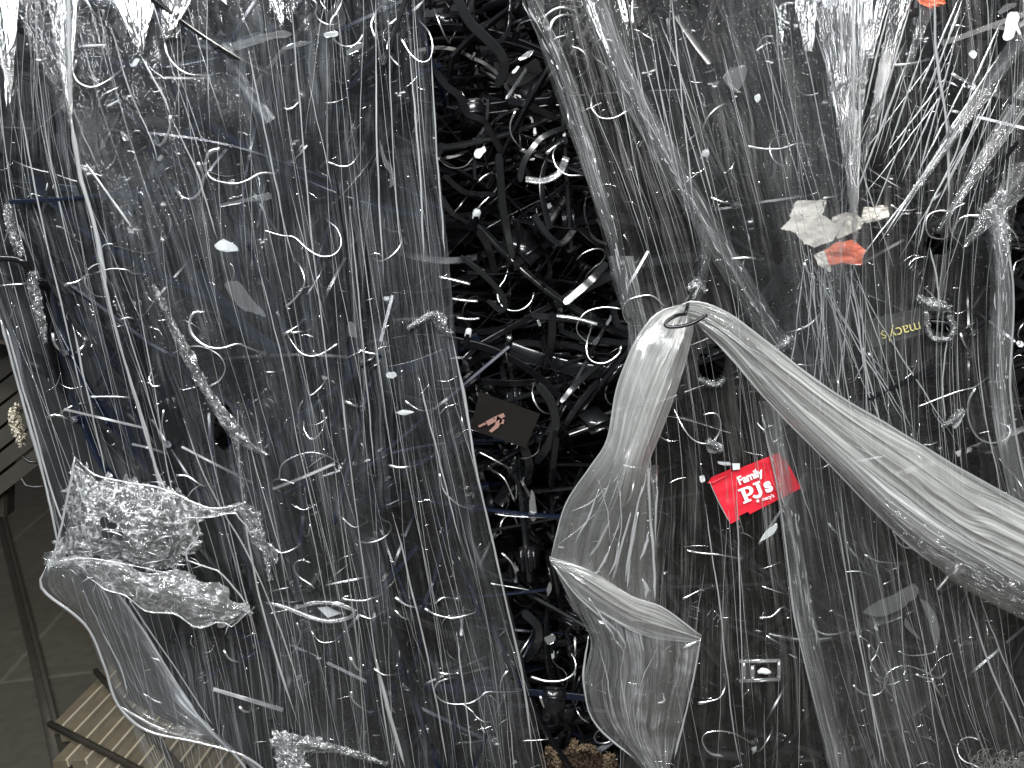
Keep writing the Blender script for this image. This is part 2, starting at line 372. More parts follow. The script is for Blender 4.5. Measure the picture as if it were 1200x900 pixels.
for s in (0.04, 0.75):
    V, F = boxv(A + e1 * L1 * s - np.array([0, 0, 0.158]), e1 * 0.05, e2 * pitch * ns, np.array([0, 0, 0.135]))
    mesh_obj('runner', V, F, dwood, pal, False)
def rod(name, pts, wmm, mat, parent, square=0.8, z=None):
    V, F, U = sweep(np.array([G(x, y, z) for x, y in pts]), wmm / 1000, sides=8, square=square, normal=(0, 0, 1))
    return mesh_obj(name, V, F, mat, parent, True, U)
darkm = plastic('dark_painted_metal', (0.03, 0.026, 0.02), 0.45)
ra = empty('wire_rack', G(60, 850, 0), 'dark metal rack frame lying over the pale slatted pallet', 'rack')
rod('rail', [(58, 848), (105, 872), (170, 906), (230, 945)], 6, darkm, ra, z=PZ + 0.012)
rod('rail', [(112, 786), (160, 842), (215, 905), (250, 945)], 6, darkm, ra, z=PZ + 0.026)
tr = empty('floor_track', G(40, 800, 0), 'long dark metal strip running over the brown tiles to the frame edge', 'floor strip')
V, F, U = sweep(np.array([G(x, y, 0.008) for x, y in [(-30, 480), (8, 640), (38, 760), (78, 940)]]), 0.014, 0.008, square=1, normal=(0, 0, 1)); mesh_obj('strip', V, F, darkm, tr, True, U)
V, F, U = sweep(np.array([G(x, y, 0.02) for x, y in [(-26, 480), (13, 640), (44, 760), (88, 940)]]), 0.006, 0.004, square=1, normal=(0, 0, 1)); mesh_obj('ridge', V, F, dwood, tr, True, U)
# dark slatted crate side beyond the upper left edge
cr = empty('dark_crate', G(0, 520, 0.0), 'dark slatted crate in the shade left of the wrapped bale', 'crate')
for k in range(6):
    y0 = 408 + k * 27
    a = P(-60, y0 + 62, 0.62); b = P(70, y0 - 40, 0.62)
    V, F = boxv(a, b - a, np.array([0, 0.02, 0]), np.array([0, 0, -0.030]))
    mesh_obj('slat', V, F, dwood, cr, False)
V, F, U = sweep(np.array([P(4, 400, 0.66), P(0, 600, 0.66)]), 0.02, square=1); mesh_obj('post', V, F, darkm, cr, False, U)

# added dark backing panel behind the tangle closes the bale off
backingm = plastic('backing_black', (0.008, 0.008, 0.009), 0.5)
bx0 = P(60, 450, 0.5)[0]
edge = [(-330, -300), (-330, 330), (8, 400), (48, 520), (72, 640), (116, 735), (150, 820), (238, 866), (330, 900), (380, 960), (1500, 960), (1500, -300)]
fr = [P(x, y, 0.5) for x, y in edge]; bk = [q_ + np.array([0, 0.04, 0]) for q_ in fr]; ne = len(edge)
V = fr + bk; F = [tuple(range(ne)), tuple(range(2 * ne - 1, ne - 1, -1))] + [(i, (i + 1) % ne, ne + (i + 1) % ne, ne + i) for i in range(ne)]
bo = mesh_obj('dark_backing', V, F, backingm, None, False); tag(bo, 'added dark backing panel behind the heap of tangled hangers', 'backing')

# ------------------------------------------------------------------ hangers
def arm_curve(half, drop, curl, n=14):
    x = np.linspace(0, 1, n); z = -drop * (x ** 1.25) + curl * np.sin(x * math.pi) * 0.5
    return np.stack([x * half, x * 0, z], 1)
def body_mesh(kind):
    mb = MB(); nrm = (0, 1, 0)
    if kind == 'shirt':
        l = arm_curve(0.195, 0.075, 0.03); full = np.vstack([l[::-1] * [-1, 1, 1], l[1:]])
        n = len(full); w = 0.0065 - 0.002 * np.abs(np.linspace(-1, 1, n)); mb.add(*sweep(full, w, 0.0028, square=0.7, normal=nrm))
        mb.add(*sweep([(-0.19, 0, -0.074), (-0.185, 0, -0.105), (-0.16, 0, -0.112), (0, 0, -0.114), (0.16, 0, -0.112), (0.185, 0, -0.105), (0.19, 0, -0.074)], 0.0042, 0.0024, square=0.7, normal=nrm))
        for s in (-1, 1):
            mb.add(*sweep([(s * 0.11, 0, -0.022), (s * 0.118, 0, -0.012), (s * 0.126, 0, -0.03)], 0.003, 0.0024, square=0.5, normal=nrm))
        mb.add(*sweep([(0, 0, -0.006), (0, 0, 0.016)], [0.008, 0.005], [0.005, 0.004], square=0.3, normal=nrm))
    elif kind == 'wide':
        l = arm_curve(0.2, 0.085, 0.045); full = np.vstack([l[::-1] * [-1, 1, 1], l[1:]])
        n = len(full); s = np.abs(np.linspace(-1, 1, n)); mb.add(*sweep(full, 0.0065 + 0.003 * s, 0.0020 + 0.0012 * s ** 3, square=0.7, normal=nrm))
        mb.add(*sweep([(0, 0, -0.006), (0, 0, 0.018)], [0.009, 0.006], [0.006, 0.005], square=0.3, normal=nrm))
    elif kind == 'bar':
        mb.add(*sweep([(-0.15, 0, -0.004), (-0.07, 0, 0.0), (0.07, 0, 0), (0.15, 0, -0.004)], 0.005, 0.0028, square=0.8, normal=nrm))
        mb.add(*sweep([(-0.03, 0, 0.0), (-0.012, 0, 0.012), (0, 0, 0.016), (0.012, 0, 0.012), (0.03, 0, 0)], 0.004, 0.0028, square=0.6, normal=nrm))
        mb.add(*sweep([(0, 0, 0.012), (0, 0, 0.028)], [0.007, 0.005], [0.005, 0.004], square=0.3, normal=nrm))
    else:  # small
        l = arm_curve(0.135, 0.05, 0.03, 12); full = np.vstack([l[::-1] * [-1, 1, 1], l[1:]])
        mb.add(*sweep(full, 0.0055, 0.0024, square=0.8, normal=nrm))
        mb.add(*sweep([(-0.13, 0, -0.049), (-0.128, 0, -0.062), (-0.118, 0, -0.062), (-0.117, 0, -0.052)], 0.0025, 0.002, square=0.6, normal=nrm))
        mb.add(*sweep([(0.13, 0, -0.049), (0.128, 0, -0.062), (0.118, 0, -0.062), (0.117, 0, -0.052)], 0.0025, 0.002, square=0.6, normal=nrm))
        mb.add(*sweep([(0, 0, -0.006), (0, 0, 0.016)], [0.007, 0.005], [0.004, 0.004], square=0.3, normal=nrm))
    return mb
def hook_mesh(r=0.021, stem=0.02, sweep_deg=215):
    a = np.radians(np.linspace(-70, -70 + sweep_deg, 18))[::-1]
    cx = 0.004; cz = 0.016 + stem + r
    arc = np.stack([cx + r * np.cos(a), a * 0, cz + r * np.sin(a)], 1)[::-1]
    pts = np.vstack([[(0, 0, 0.014), (0, 0, 0.016 + stem * 0.5)], arc])
    m = MB(); m.add(*sweep(resample3(pts, 30), 0.00125, sides=6, normal=(0, 1, 0))); return m
def resample3(p, n):
    p = np.asarray(p, float); c = crs(p, np.linspace(0, 1, 100)); s = np.r_[0, np.cumsum(np.linalg.norm(np.diff(c, axis=0), axis=1))]
    return np.stack([np.interp(np.linspace(0, s[-1], n), s, c[:, k]) for k in range(3)], 1)
def clip_mesh():
    m = MB()
    V, F = boxv((-0.016, -0.007, -0.036), (0.032, 0, 0), (0, 0.003, 0), (0, 0, 0.048)); m.add(V, F)
    V, F = boxv((-0.016, 0.004, -0.036), (0.032, 0, 0), (0, 0.003, 0), (0, 0, 0.048)); m.add(V, F)
    m.add(*sweep([(-0.013, -0.008, 0.0), (0.013, -0.008, 0.0)], 0.003, 0.0025)); return m
def sizer_mesh():
    m = MB(); V, F, U = sweep([(0, 0, 0.008), (0, 0, 0.012), (0, 0, 0.022), (0, 0, 0.025)], [0.003, 0.0048, 0.0045, 0.002], [0.002, 0.003, 0.003, 0.002], sides=8, square=.8, normal=(0, 1, 0)); m.add(V, F, U); return m
tmp = {}
BODYG = {}
def proto(key, mb, mat):
    o = mb.build(key, mat, None); me = o.data
    if key.startswith('body'): me.set_sharp_from_angle(angle=math.radians(32))
    bpy.data.objects.remove(o); tmp[key] = me; return me
KB = ('shirt', 'wide', 'bar', 'small')
BODY = {}
for k in KB:
    for c in ('black', 'navy', 'char'):
        BODY[k, c] = proto('body_' + k + c, body_mesh(k), MT[c])
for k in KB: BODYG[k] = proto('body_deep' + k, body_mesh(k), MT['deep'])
HOOK = [proto('hook_a', hook_mesh(), MT['steel']), proto('hook_b', hook_mesh(0.018, 0.014, 190), MT['steel']), proto('hook_c', hook_mesh(0.024, 0.03, 230), MT['steel'])]
HOOKD = proto('hook_d', hook_mesh(), MT['dsteel'])
CLIP = {c: proto('clip_' + c, clip_mesh(), MT[c]) for c in ('black', 'char', 'frost')}
SIZER = {c: proto('sizer_' + c, sizer_mesh(), MT[c]) for c in ('white', 'frost')}

LB = np.array([(-45, -60), (-40, 100), (-30, 250), (0, 370), (30, 480), (60, 570), (85, 650), (125, 730), (155, 820), (260, 880), (330, 960)], float)
def left_bound(y): return np.interp(y, LB[:, 1], LB[:, 0])
LABELS = {
    'left': ('dark plastic hanger in the tangle under the left bluish film', 'hangers under the left film'),
    'gap': ('glossy black hanger in the open dark gap between the two films', 'bare hangers in the dark gap'),
    'right': ('dark plastic hanger in the tangle under the right film', 'hangers under the right film'),
}
def region(px, py):
    ge = np.interp(py, [0, 260, 440, 620, 900], [498, 522, 540, 575, 632]); gr = np.interp(py, [0, 80, 220, 370, 560, 700, 900], [610, 645, 690, 735, 700, 690, 720])
    return 'left' if px < ge else ('gap' if px < gr else 'right')
def hanger_at(loc, R, reg, kind, col, hook=None, swivel=0.0, scale=1.0, label=None, sizer=None, hookmesh=None):
    root = empty('clothes_hanger', loc)
    lb, gp = LABELS[reg]; tag(root, label or lb, 'hanger', gp)
    root.rotation_euler = R.to_euler(); root.scale = (scale,) * 3
    def part(name, me, M4=None):
        o = bpy.data.objects.new(name, me); COL.objects.link(o); o.parent = root
        if M4 is not None: o.matrix_local = M4
        return o
    part('body', BODYG[kind] if col == 'deep' else BODY[kind, col])
    if hook is not None: part('hook', hook, Matrix.Rotation(swivel, 4, 'Z'))
    if sizer: part('size_cap', SIZER[sizer])
    if kind == 'bar':
        for s in (-1, 1): part('clip', CLIP[random.choice(('black', 'black', 'char'))], Matrix.Translation((s * random.uniform(0.07, 0.13), 0, -0.004)))
    return root

# hooks traced one by one, in photo pixels; last point is where the wire enters its hanger
HK = """90,70 86,85 93,97 108,102 125,95 138,85
200,135 199,150 193,165 185,171 181,165
193,50 197,65 207,78 222,87 247,88
258,174 246,178 241,190 244,205 255,212 275,215 290,211 305,203 323,203
232,190 238,205 236,222 225,233 213,230 205,220
245,202 265,207 285,204
310,270 330,276 345,278 358,290 375,300 392,298 400,285 395,268 384,259
333,127 340,128 348,122 354,112
130,288 150,292 170,297 183,293 190,282
360,170 352,180 342,190
385,190 400,195 412,192 422,178
440,45 435,30 440,15 447,9
470,45 480,62 492,72 503,70 507,55 503,38 492,25
469,78 462,72 454,60 455,48 463,40
637,30 640,18 655,9 672,12 678,20
656,63 648,50 645,35 650,22 665,17 678,22
735,130 720,138 704,138 694,128 693,115 697,108
684,205 665,205 652,195 648,180 655,168
604,130 598,145 600,160 612,176
555,185 545,195 530,197 518,190 515,180
728,362 708,360 688,365 677,378 677,390 690,402 698,401
728,405 725,415 710,425 695,424 688,415 688,400 693,385
562,530 585,542 600,550
603,588 600,580 590,560 575,550
610,537 618,537 630,530 633,515
580,602 600,605 655,607
0,335 20,333 40,332
75,334 90,330 102,322
112,320 130,315 148,316 157,321 169,320
62,390 64,403 75,414
90,413 98,405 100,398
240,366 228,366 222,378 226,393 240,405 258,408 278,403 290,407 305,413
245,453 258,445 264,430 255,415 235,406 215,408 200,416
188,452 178,452 175,442 180,430
335,360 350,345 357,330 352,312 345,305
360,345 370,330 380,312
395,403 385,410 370,417 355,415 345,405 335,388
333,392 348,382 355,375
340,390 360,388
378,480 380,495 375,508 365,515 357,505 356,490
327,562 330,545 345,535 365,530 385,535 400,545
55,490 65,486 85,492
105,465 140,465 160,467
192,480 190,495 193,510 196,520
207,557 220,558 235,568 250,571
310,436 330,436
315,637 330,648 350,640 352,636
348,730 352,745 347,760 338,768 330,768
362,738 363,755 358,775 350,781 340,770
262,762 270,773 285,776
280,828 288,834 300,832
365,740 375,752 390,752 400,745
400,606 415,618 430,612
400,702 425,704 448,697
463,700 478,710 495,712
463,715 472,724 485,727
420,720 435,725 448,718
510,707 520,700 535,702
498,713 510,720 530,724 550,720 560,716
410,770 418,783 430,790
438,783 450,791 468,790
453,775 453,800 455,812
412,810 413,820 425,830 433,835
525,795 513,800 509,810 516,820 530,825 550,824 562,818 570,811 590,811 610,810
595,786 588,795 586,808 589,816
514,788 525,790 537,788
575,684 600,688 625,693 638,700
588,648 600,660 605,675 604,682
622,793 640,798 660,797 673,788 674,775 668,763
633,816 638,830 645,842
612,868 635,867 655,865
690,847 680,840 673,825
800,702 820,692 835,688
818,824 830,822 843,818 849,808 850,797
848,886 833,883 824,872 824,862 835,857 855,858 870,864 883,872
948,722 953,735 965,743 980,743 997,737
985,805 990,820 988,835 978,842 965,838 958,828
1007,745 1020,755 1035,780 1040,795 1037,805 1050,820
1000,803 1010,812 1025,815 1035,808 1037,795 1045,785 1060,780 1080,785 1100,795 1108,788
1018,755 1020,775 1030,795 1036,803
1053,763 1065,768 1085,767 1097,762 1097,745
1073,790 1090,795 1108,790
1092,795 1098,808 1104,818
1047,622 1053,636 1063,642 1075,640 1082,630
990,670 1010,670 1025,677
1035,685 1050,678
893,687 910,693 925,697
890,724 905,722 917,711 925,717
898,745 910,752 918,757
1013,650 1030,658 1055,660
942,308 950,323 965,330 975,328
965,362 955,375 940,385 920,390
1012,408 1012,425 1006,437 1000,447 990,448
1017,413 1030,428 1045,440 1053,443
1075,477 1100,467 1125,458 1143,453 1160,440
1143,455 1135,470 1135,490 1142,508 1155,518 1172,518 1183,510 1182,500 1175,497
857,303 875,302 893,305
935,427 950,428 962,425
982,445 985,460 993,470
1125,390 1130,403 1137,415
824,486 835,484 842,487 845,500 838,515 826,520 812,515 800,500 788,475
886,60 895,53 905,50 920,53
1038,77 1065,75 1088,70
876,171 893,174 915,174 935,168 950,170
1115,86 1125,92 1140,100
1127,140 1137,155 1145,170 1148,190
1110,181 1118,190
833,231 845,236 862,240
965,232 978,230 987,226
1044,240 1055,246 1070,246 1080,240
1114,248 1100,247 1088,252 1085,265 1090,277 1105,280 1112,275
1131,238 1118,245 1113,258 1116,275 1125,285 1131,295
1150,253 1132,253 1122,260 1118,272
1180,265 1190,275 1195,290
1023,266 1035,268 1047,260
780,360 765,347 750,347 733,354 730,368 738,380 755,382
1200,378 1193,390 1196,402
1187,322 1190,308 1200,303
805,645 820,648 842,650 870,655
640,180 652,170 662,165
455,30 470,18 480,16
140,375 150,372 162,375
420,410 440,415 455,413
405,470 415,475 425,478
455,545 470,548 490,545
515,555 520,575 535,590 552,597
475,470 490,480 505,482
905,520 915,512 925,505
1120,610 1130,622 1142,625
1160,690 1172,700 1190,702
730,545 745,548 760,547"""
def in_bale(p):
    x, y = proj(p); return (x > left_bound(y) + 14 - (120 if y < 300 else 0)) and x > -260
def ends(kind, M3, loc, sc):
    h = {'shirt': 0.2, 'wide': 0.205, 'bar': 0.15, 'small': 0.135}[kind] * sc; dz = {'shirt': -0.11, 'wide': -0.085, 'bar': -0.03, 'small': -0.06}[kind] * sc
    return [np.array(loc + M3 @ Vector((s * h * q, 0, dz * q))) for s in (-1, 1) for q in (0.5, 1)] + [np.array(loc + M3 @ Vector((0, 0, 0.07 * sc)))]
nh = 0
rng = random.Random(11)
for ln in HK.split('\n'):
    pts = [tuple(map(float, q.split(','))) for q in ln.split()]
    px, py = pts[-1]; reg = region(px, py)
    L = sum(math.dist(a, b) for a, b in zip(pts, pts[1:]))
    dd = rng.uniform(-16, -6) + (22 if reg == 'gap' else 0)
    n = max(6, int(L / 4)); q = resample(pts, n); s = np.linspace(0, 1, n)
    dep = dd + 5 * np.sin(s * 3 + rng.random() * 3) * min(1, L / 60) + 26 * s ** 4
    w3 = P(q[:, 0], q[:, 1], dep / 1000)
    dirv = Vector(w3[-1] - w3[-3]).normalized()           # towards the hanger
    for tr_ in range(40):
        kind = rng.choice(KB); sc = rng.uniform(0.7, 1.0)
        zax = -(dirv + Vector((rng.uniform(-.5, .5), rng.uniform(0.1, 1.6), rng.uniform(-.5, .5)))).normalized()
        yax = Vector((rng.uniform(-1, 1), rng.uniform(-0.9, 0.9), rng.uniform(-1, 1))); xax = yax.cross(zax).normalized(); yax = zax.cross(xax)
        M3 = Matrix((xax, yax, zax)).transposed()
        loc = Vector(w3[-1]) - zax * 0.022 * sc
        E = ends(kind, M3, loc, sc)
        if all(in_bale(e) for e in E[:4]) and min(e[1] for e in E[:4]) > 0.006: break
    else:
        kind, sc = 'small', 0.45; zax = Vector((0, -1, 0)); M3 = Matrix((Vector((0, 0, 1)), Vector((-1, 0, 0)), zax)).transposed()
        loc = Vector(w3[-1]) + Vector((0, 0.02, 0))
    col = 'navy' if (reg == 'left' and rng.random() < 0.6) else rng.choice(('black', 'black', 'char'))
    root = hanger_at(loc, M3, reg, kind, col, None, scale=sc, sizer=rng.choice((None, None, None, None, None, None, None, 'frost')))
    Mi = (Matrix.Translation(loc) @ M3.to_4x4() @ Matrix.Scale(sc, 4)).inverted()
    w = np.full(n, rng.choice((0.001, 0.0013, 0.0018))); w *= 0.55 + 0.75 * fbm(s * L / 22 + px, s * 0 + py, 2); w[:max(2, n // 6)] *= 1.4
    full = np.vstack([w3, np.array(loc + zax * 0.012 * sc)[None]]); w = np.r_[w, w[-1]]
    V, F, U = sweep(full, w, w * rng.choice((1.0, 0.6)), sides=6)
    V = (np.c_[V, np.ones(len(V))] @ np.array(Mi).T)[:, :3]
    mesh_obj('hook', V, F, MT['dsteel'] if rng.random() < 0.06 else MT['steel'], root, True, U, world=False); nh += 1

# the rest of the tangle: whole hangers dropped in at every angle
def rand_rot(rg):
    q = Vector((rg.gauss(0, 1), rg.gauss(0, 1), rg.gauss(0, 1), rg.gauss(0, 1))).normalized()
    from mathutils import Quaternion
    return Quaternion(q).to_matrix()
tries = 0; fill = 0
while fill < 165 and tries < 6000:
    tries += 1
    px = rng.uniform(-20, 1230); py = rng.uniform(-40, 950)
    if rng.random() < 0.30: px = rng.uniform(520, 720)
    reg = region(px, py); kind = rng.choice(KB); sc = rng.uniform(0.75, 1.0)
    M3 = rand_rot(rng)
    if rng.random() < 0.45:  # bars that lie across the bale
        xa = Vector((1, rng.uniform(-.3, .3), rng.uniform(-.5, .4))).normalized(); za = xa.cross(Vector((0, rng.uniform(-1, 1), rng.uniform(-1, 1)))).normalized(); M3 = Matrix((xa, za.cross(xa), za)).transposed()
    loc = Vector(P(px, py, 0.1)); E = ends(kind, M3, loc, sc)
    loc.y += (0.012 + abs(rng.gauss(0, 0.045)) + (0.03 if reg == 'gap' else 0)) - min(e[1] for e in E)
    E = ends(kind, M3, loc, sc)
    if not all(in_bale(e) for e in E) or max(e[1] for e in E) > 0.5: continue
    col = 'navy' if (reg == 'left' and rng.random() < 0.55) else rng.choice(('black', 'black', 'char'))
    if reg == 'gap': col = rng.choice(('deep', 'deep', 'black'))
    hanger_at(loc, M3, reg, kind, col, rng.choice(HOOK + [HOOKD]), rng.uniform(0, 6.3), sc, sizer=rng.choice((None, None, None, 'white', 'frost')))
    fill += 1

# hanger arms that show clearly in the open gap (traced)
ARMS = [
 ([(533, -8), (550, 25), (570, 45), (588, 65), (591, 82), (583, 101)], 11, 14, 'char', 'long curled dark hanger arm at the top of the gap'),
 ([(510, 82), (522, 100), (538, 113), (548, 134), (566, 141), (575, 155), (592, 185)], 8, 26, 'black', 'black hanger arm with a bright bent edge in the upper gap'),
 ([(584, 180), (586, 205), (590, 250), (600, 302)], 9, 16, 'char', 'upright grey-edged hanger arm in the middle of the upper gap'),
 ([(609, 213), (614, 190), (630, 166), (646, 156), (664, 150)], 7, 18, 'char', 'arched hanger arm beside the right film edge'),
 ([(594, 118), (620, 124), (652, 139)], 8, 24, 'black', 'short black hanger bar crossing the upper gap'),
 ([(593, 116), (602, 103), (617, 80)], 3.5, 18, 'steel', 'short bright wire leaning in the upper gap'),
 ([(625, 252), (640, 274), (657, 286), (674, 268)], 8, 26, 'char', 'broad u-shaped dark hanger end under the arched arm'),
 ([(540, 300), (565, 320), (586, 342), (593, 358), (587, 364), (572, 352)], 6, 16, 'char', 'hooked dark hanger end at mid gap'),
 ([(661, 356), (690, 331), (710, 309)], 10, 20, 'char', 'straight grey hanger rod leaning right at mid gap'),
 ([(622, 370), (660, 373), (702, 381)], 8, 28, 'black', 'flat black hanger bar below the grey leaning rod'),
 ([(658, 472), (676, 450), (706, 424)], 7, 20, 'char', 'upper of two slanting grey rods beside the film tail'),
 ([(662, 498), (682, 468), (718, 428)], 7, 24, 'black', 'lower of two slanting rods beside the film tail'),
 ([(630, 450), (645, 470), (651, 495), (643, 520), (629, 541)], 11, 18, 'char', 'curved grey hanger band right of the dark card'),
 ([(652, 512), (648, 545), (646, 572)], 8, 18, 'black', 'short upright black hanger piece beside the milky tail'),
 ([(647, 366), (646, 400), (639, 436)], 10, 30, 'black', 'broad black hanger arm hanging above the dark card'),
 ([(612, 520), (620, 545), (616, 568)], 11, 24, 'char', 'stubby dark hanger end under the dark card'),
 ([(612, 716), (630, 735), (628, 758), (612, 775)], 11, 30, 'char', 'curled dark hanger arm in the lower gap'),
 ([(560, 270), (572, 290), (580, 320)], 9, 36, 'black', 'black hanger tip near the left film edge'),
 ([(516, 230), (530, 250), (546, 262)], 7, 20, 'char', 'small dark hanger tip near the left film edge'),
 ([(520, 205), (545, 225), (580, 228)], 6, 22, 'black', 'thin black hanger bar crossing below the white blob'),
]
HI = [([(514, 324), (532, 328), (551, 333)], 3), ([(530, 350), (545, 352), (560, 353)], 2.5), ([(535, 372), (550, 374), (562, 373)], 2), ([(652, 370), (675, 373), (700, 380)], 4),
      ([(616, 210), (636, 212), (655, 203), (664, 184)], 8), ([(630, 375), (633, 382)], 3)]
for pts, w, d, mk, lb in ARMS:
    r_ = empty('clothes_hanger', P(pts[0][0], pts[0][1], 0.02), lb, 'hanger', 'hanger arms in the gap')
    q = resample([(x, y, d + 30 * (i / (len(pts) - 1)) ** 2) for i, (x, y) in enumerate(pts)], 20)
    ww = np.full(20, w / 2000.0); ww[0] *= 0.5; ww[-1] *= 0.6
    V, F, U = sweep(P(q[:, 0], q[:, 1], q[:, 2] / 1000), ww, 0.0025 if w > 4 else ww * 0.7, square=0.7, normal=(rng.uniform(-.5, .5), -1, rng.uniform(-.2, .9)))
    mesh_obj('arm', V, F, MT[mk], r_, True, U, sharp=32)
for pts, w in HI:
    q = resample([(x, y, 14) for x, y in pts], 12)
    V, F, U = sweep(P(q[:, 0], q[:, 1], q[:, 2] / 1000), w / 2000, 0.0012, square=0.6, normal=(0, -1, 0.9))
    o = mesh_obj('hanger_strip', V, F, MT['frost'], None, True, U); tag(o, 'short pale strip of broken hanger in the dark gap', 'hanger piece', 'pale strips in the gap')

# deeper mass, nobody could count it
mb = MB(); cnt = 0
LOW = {k: body_mesh(k) for k in KB}
for k in LOW: LOW[k] = (np.vstack(LOW[k].V), LOW[k].F)
hk = hook_mesh(); hkV, hkF = np.vstack(hk.V), hk.F
while cnt < 420:
    px = rng.uniform(-160, 1260); py = rng.uniform(-120, 980); kind = rng.choice(KB); M3 = rand_rot(rng); loc = Vector(P(px, py, rng.uniform(0.16, 0.40)))
    E = ends(kind, M3, loc, 1)
    if not all(proj(e)[0] > left_bound(proj(e)[1]) + 30 - (260 if proj(e)[1] < 330 else 0) for e in E) or min(e[1] for e in E) < 0.07: continue
    R = np.array(M3); V, F = LOW[kind]
    mb.add(V @ R.T + np.array(loc), F); cnt += 1
    if cnt % 3 == 0: mb.add(hkV @ R.T + np.array(loc), hkF)
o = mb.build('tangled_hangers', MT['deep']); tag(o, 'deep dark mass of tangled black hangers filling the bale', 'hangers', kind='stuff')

mb = MB(); cnt = 0
while cnt < 130:
    px = rng.uniform(500, 740); py = rng.uniform(-30, 920)
    if region(px, py) != 'gap': continue
    kind = rng.choice(('small', 'bar', 'wide', 'small')); sc = rng.uniform(0.28, 0.5); R_ = np.array(rand_rot(rng)) * sc; V, F = LOW[kind]; c_ = P(px, py, rng.uniform(0.05, 0.13))
    R_ *= sc / max(np.linalg.norm(R_, axis=0)); Vw = V @ R_.T + c_; Vw[:, 1] += max(0, 0.03 - Vw[:, 1].min()); qx, qy = proj(Vw)
    if region(qx.min(), py) != 'gap' and region(qx.min() + 25, py) != 'gap' or region(qx.max() - 40, py) != 'gap': continue
    mb.add(Vw, F); cnt += 1
    if cnt % 3 == 0: mb.add(hkV @ R_.T * 1.0 + c_, hkF)
o = mb.build('hanger_pieces', MT['black']); o.data.set_sharp_from_angle(angle=math.radians(32)); tag(o, 'loose heap of small glossy black hanger pieces in the gap', 'hanger pieces', kind='stuff')

# ------------------------------------------------------------------ left film
HOLES = [(262, 500, 12, 26), (1100, 287, 17, 11), (1101, 381, 14, 8), (834, 424, 16, 22)]
LW = empty('stretch_film_wrap', P(300, 450, 0), 'clear wrinkled stretch film with bluish sheen pulled tight over the left bale', 'plastic film', None)
c0 = [(-50, -60, 90), (-45, 100, 90), (-32, 250, 80), (-2, 370, 70), (28, 480, 60), (55, 570, 50), (85, 680, 40), (120, 780, 30), (200, 960, 20)]
c1 = [(60, -60, 12), (75, 130, 10), (110, 300, 8), (150, 450, 6), (190, 600, 6), (235, 760, 6), (270, 960, 10)]
c2 = [(230, -60, 2), (250, 100, -4), (290, 350, -5), (330, 550, -6), (370, 750, -6), (400, 960, 0)]
c3 = [(400, -60, 0), (410, 200, -4), (430, 400, -5), (455, 600, -5), (480, 750, -4), (510, 960, 0)]
c4 = [(493, -60, 4), (505, 100, 2), (522, 260, 2), (540, 440, 2), (575, 620, 2), (610, 760, 2), (652, 960, 4)]
_, gL = sheet('film', [c0, c1, c2, c3, c4], MT['film'], LW, nu=420, nv=260, pleat=0.0030, freq=50, holes=HOLES, vwave=0.01, seed=1)
k0 = [(-30, -60, 12), (40, 60, 5), (95, 180, -4), (165, 350, -8), (240, 560, -8), (320, 760, -8), (370, 960, -6)]
k1 = [(150, -60, -6), (200, 90, -8), (250, 250, -10), (300, 420, -10), (360, 620, -10), (410, 780, -8), (440, 960, -6)]
k2 = [(370, -60, -6), (385, 150, -8), (400, 350, -10), (430, 550, -10), (460, 740, -8), (490, 960, -6)]
sheet('film_layer', [k0, k1, k2], MT['film2'], LW, nu=300, nv=220, pleat=0.0025, freq=40, holes=HOLES[:1], vwave=0.008, seed=2)
# narrow doubled edge along the gap
sheet('film_edge', [[(425, 200, -8), (440, 330, -10), (480, 560, -10), (530, 760, -8), (570, 960, -6)], [(492, 200, -8), (520, 330, -10), (548, 500, -8), (592, 720, -6), (640, 960, 0)]], MT['film2'], LW, nu=120, nv=60, pleat=0.0018, freq=18, seed=5)

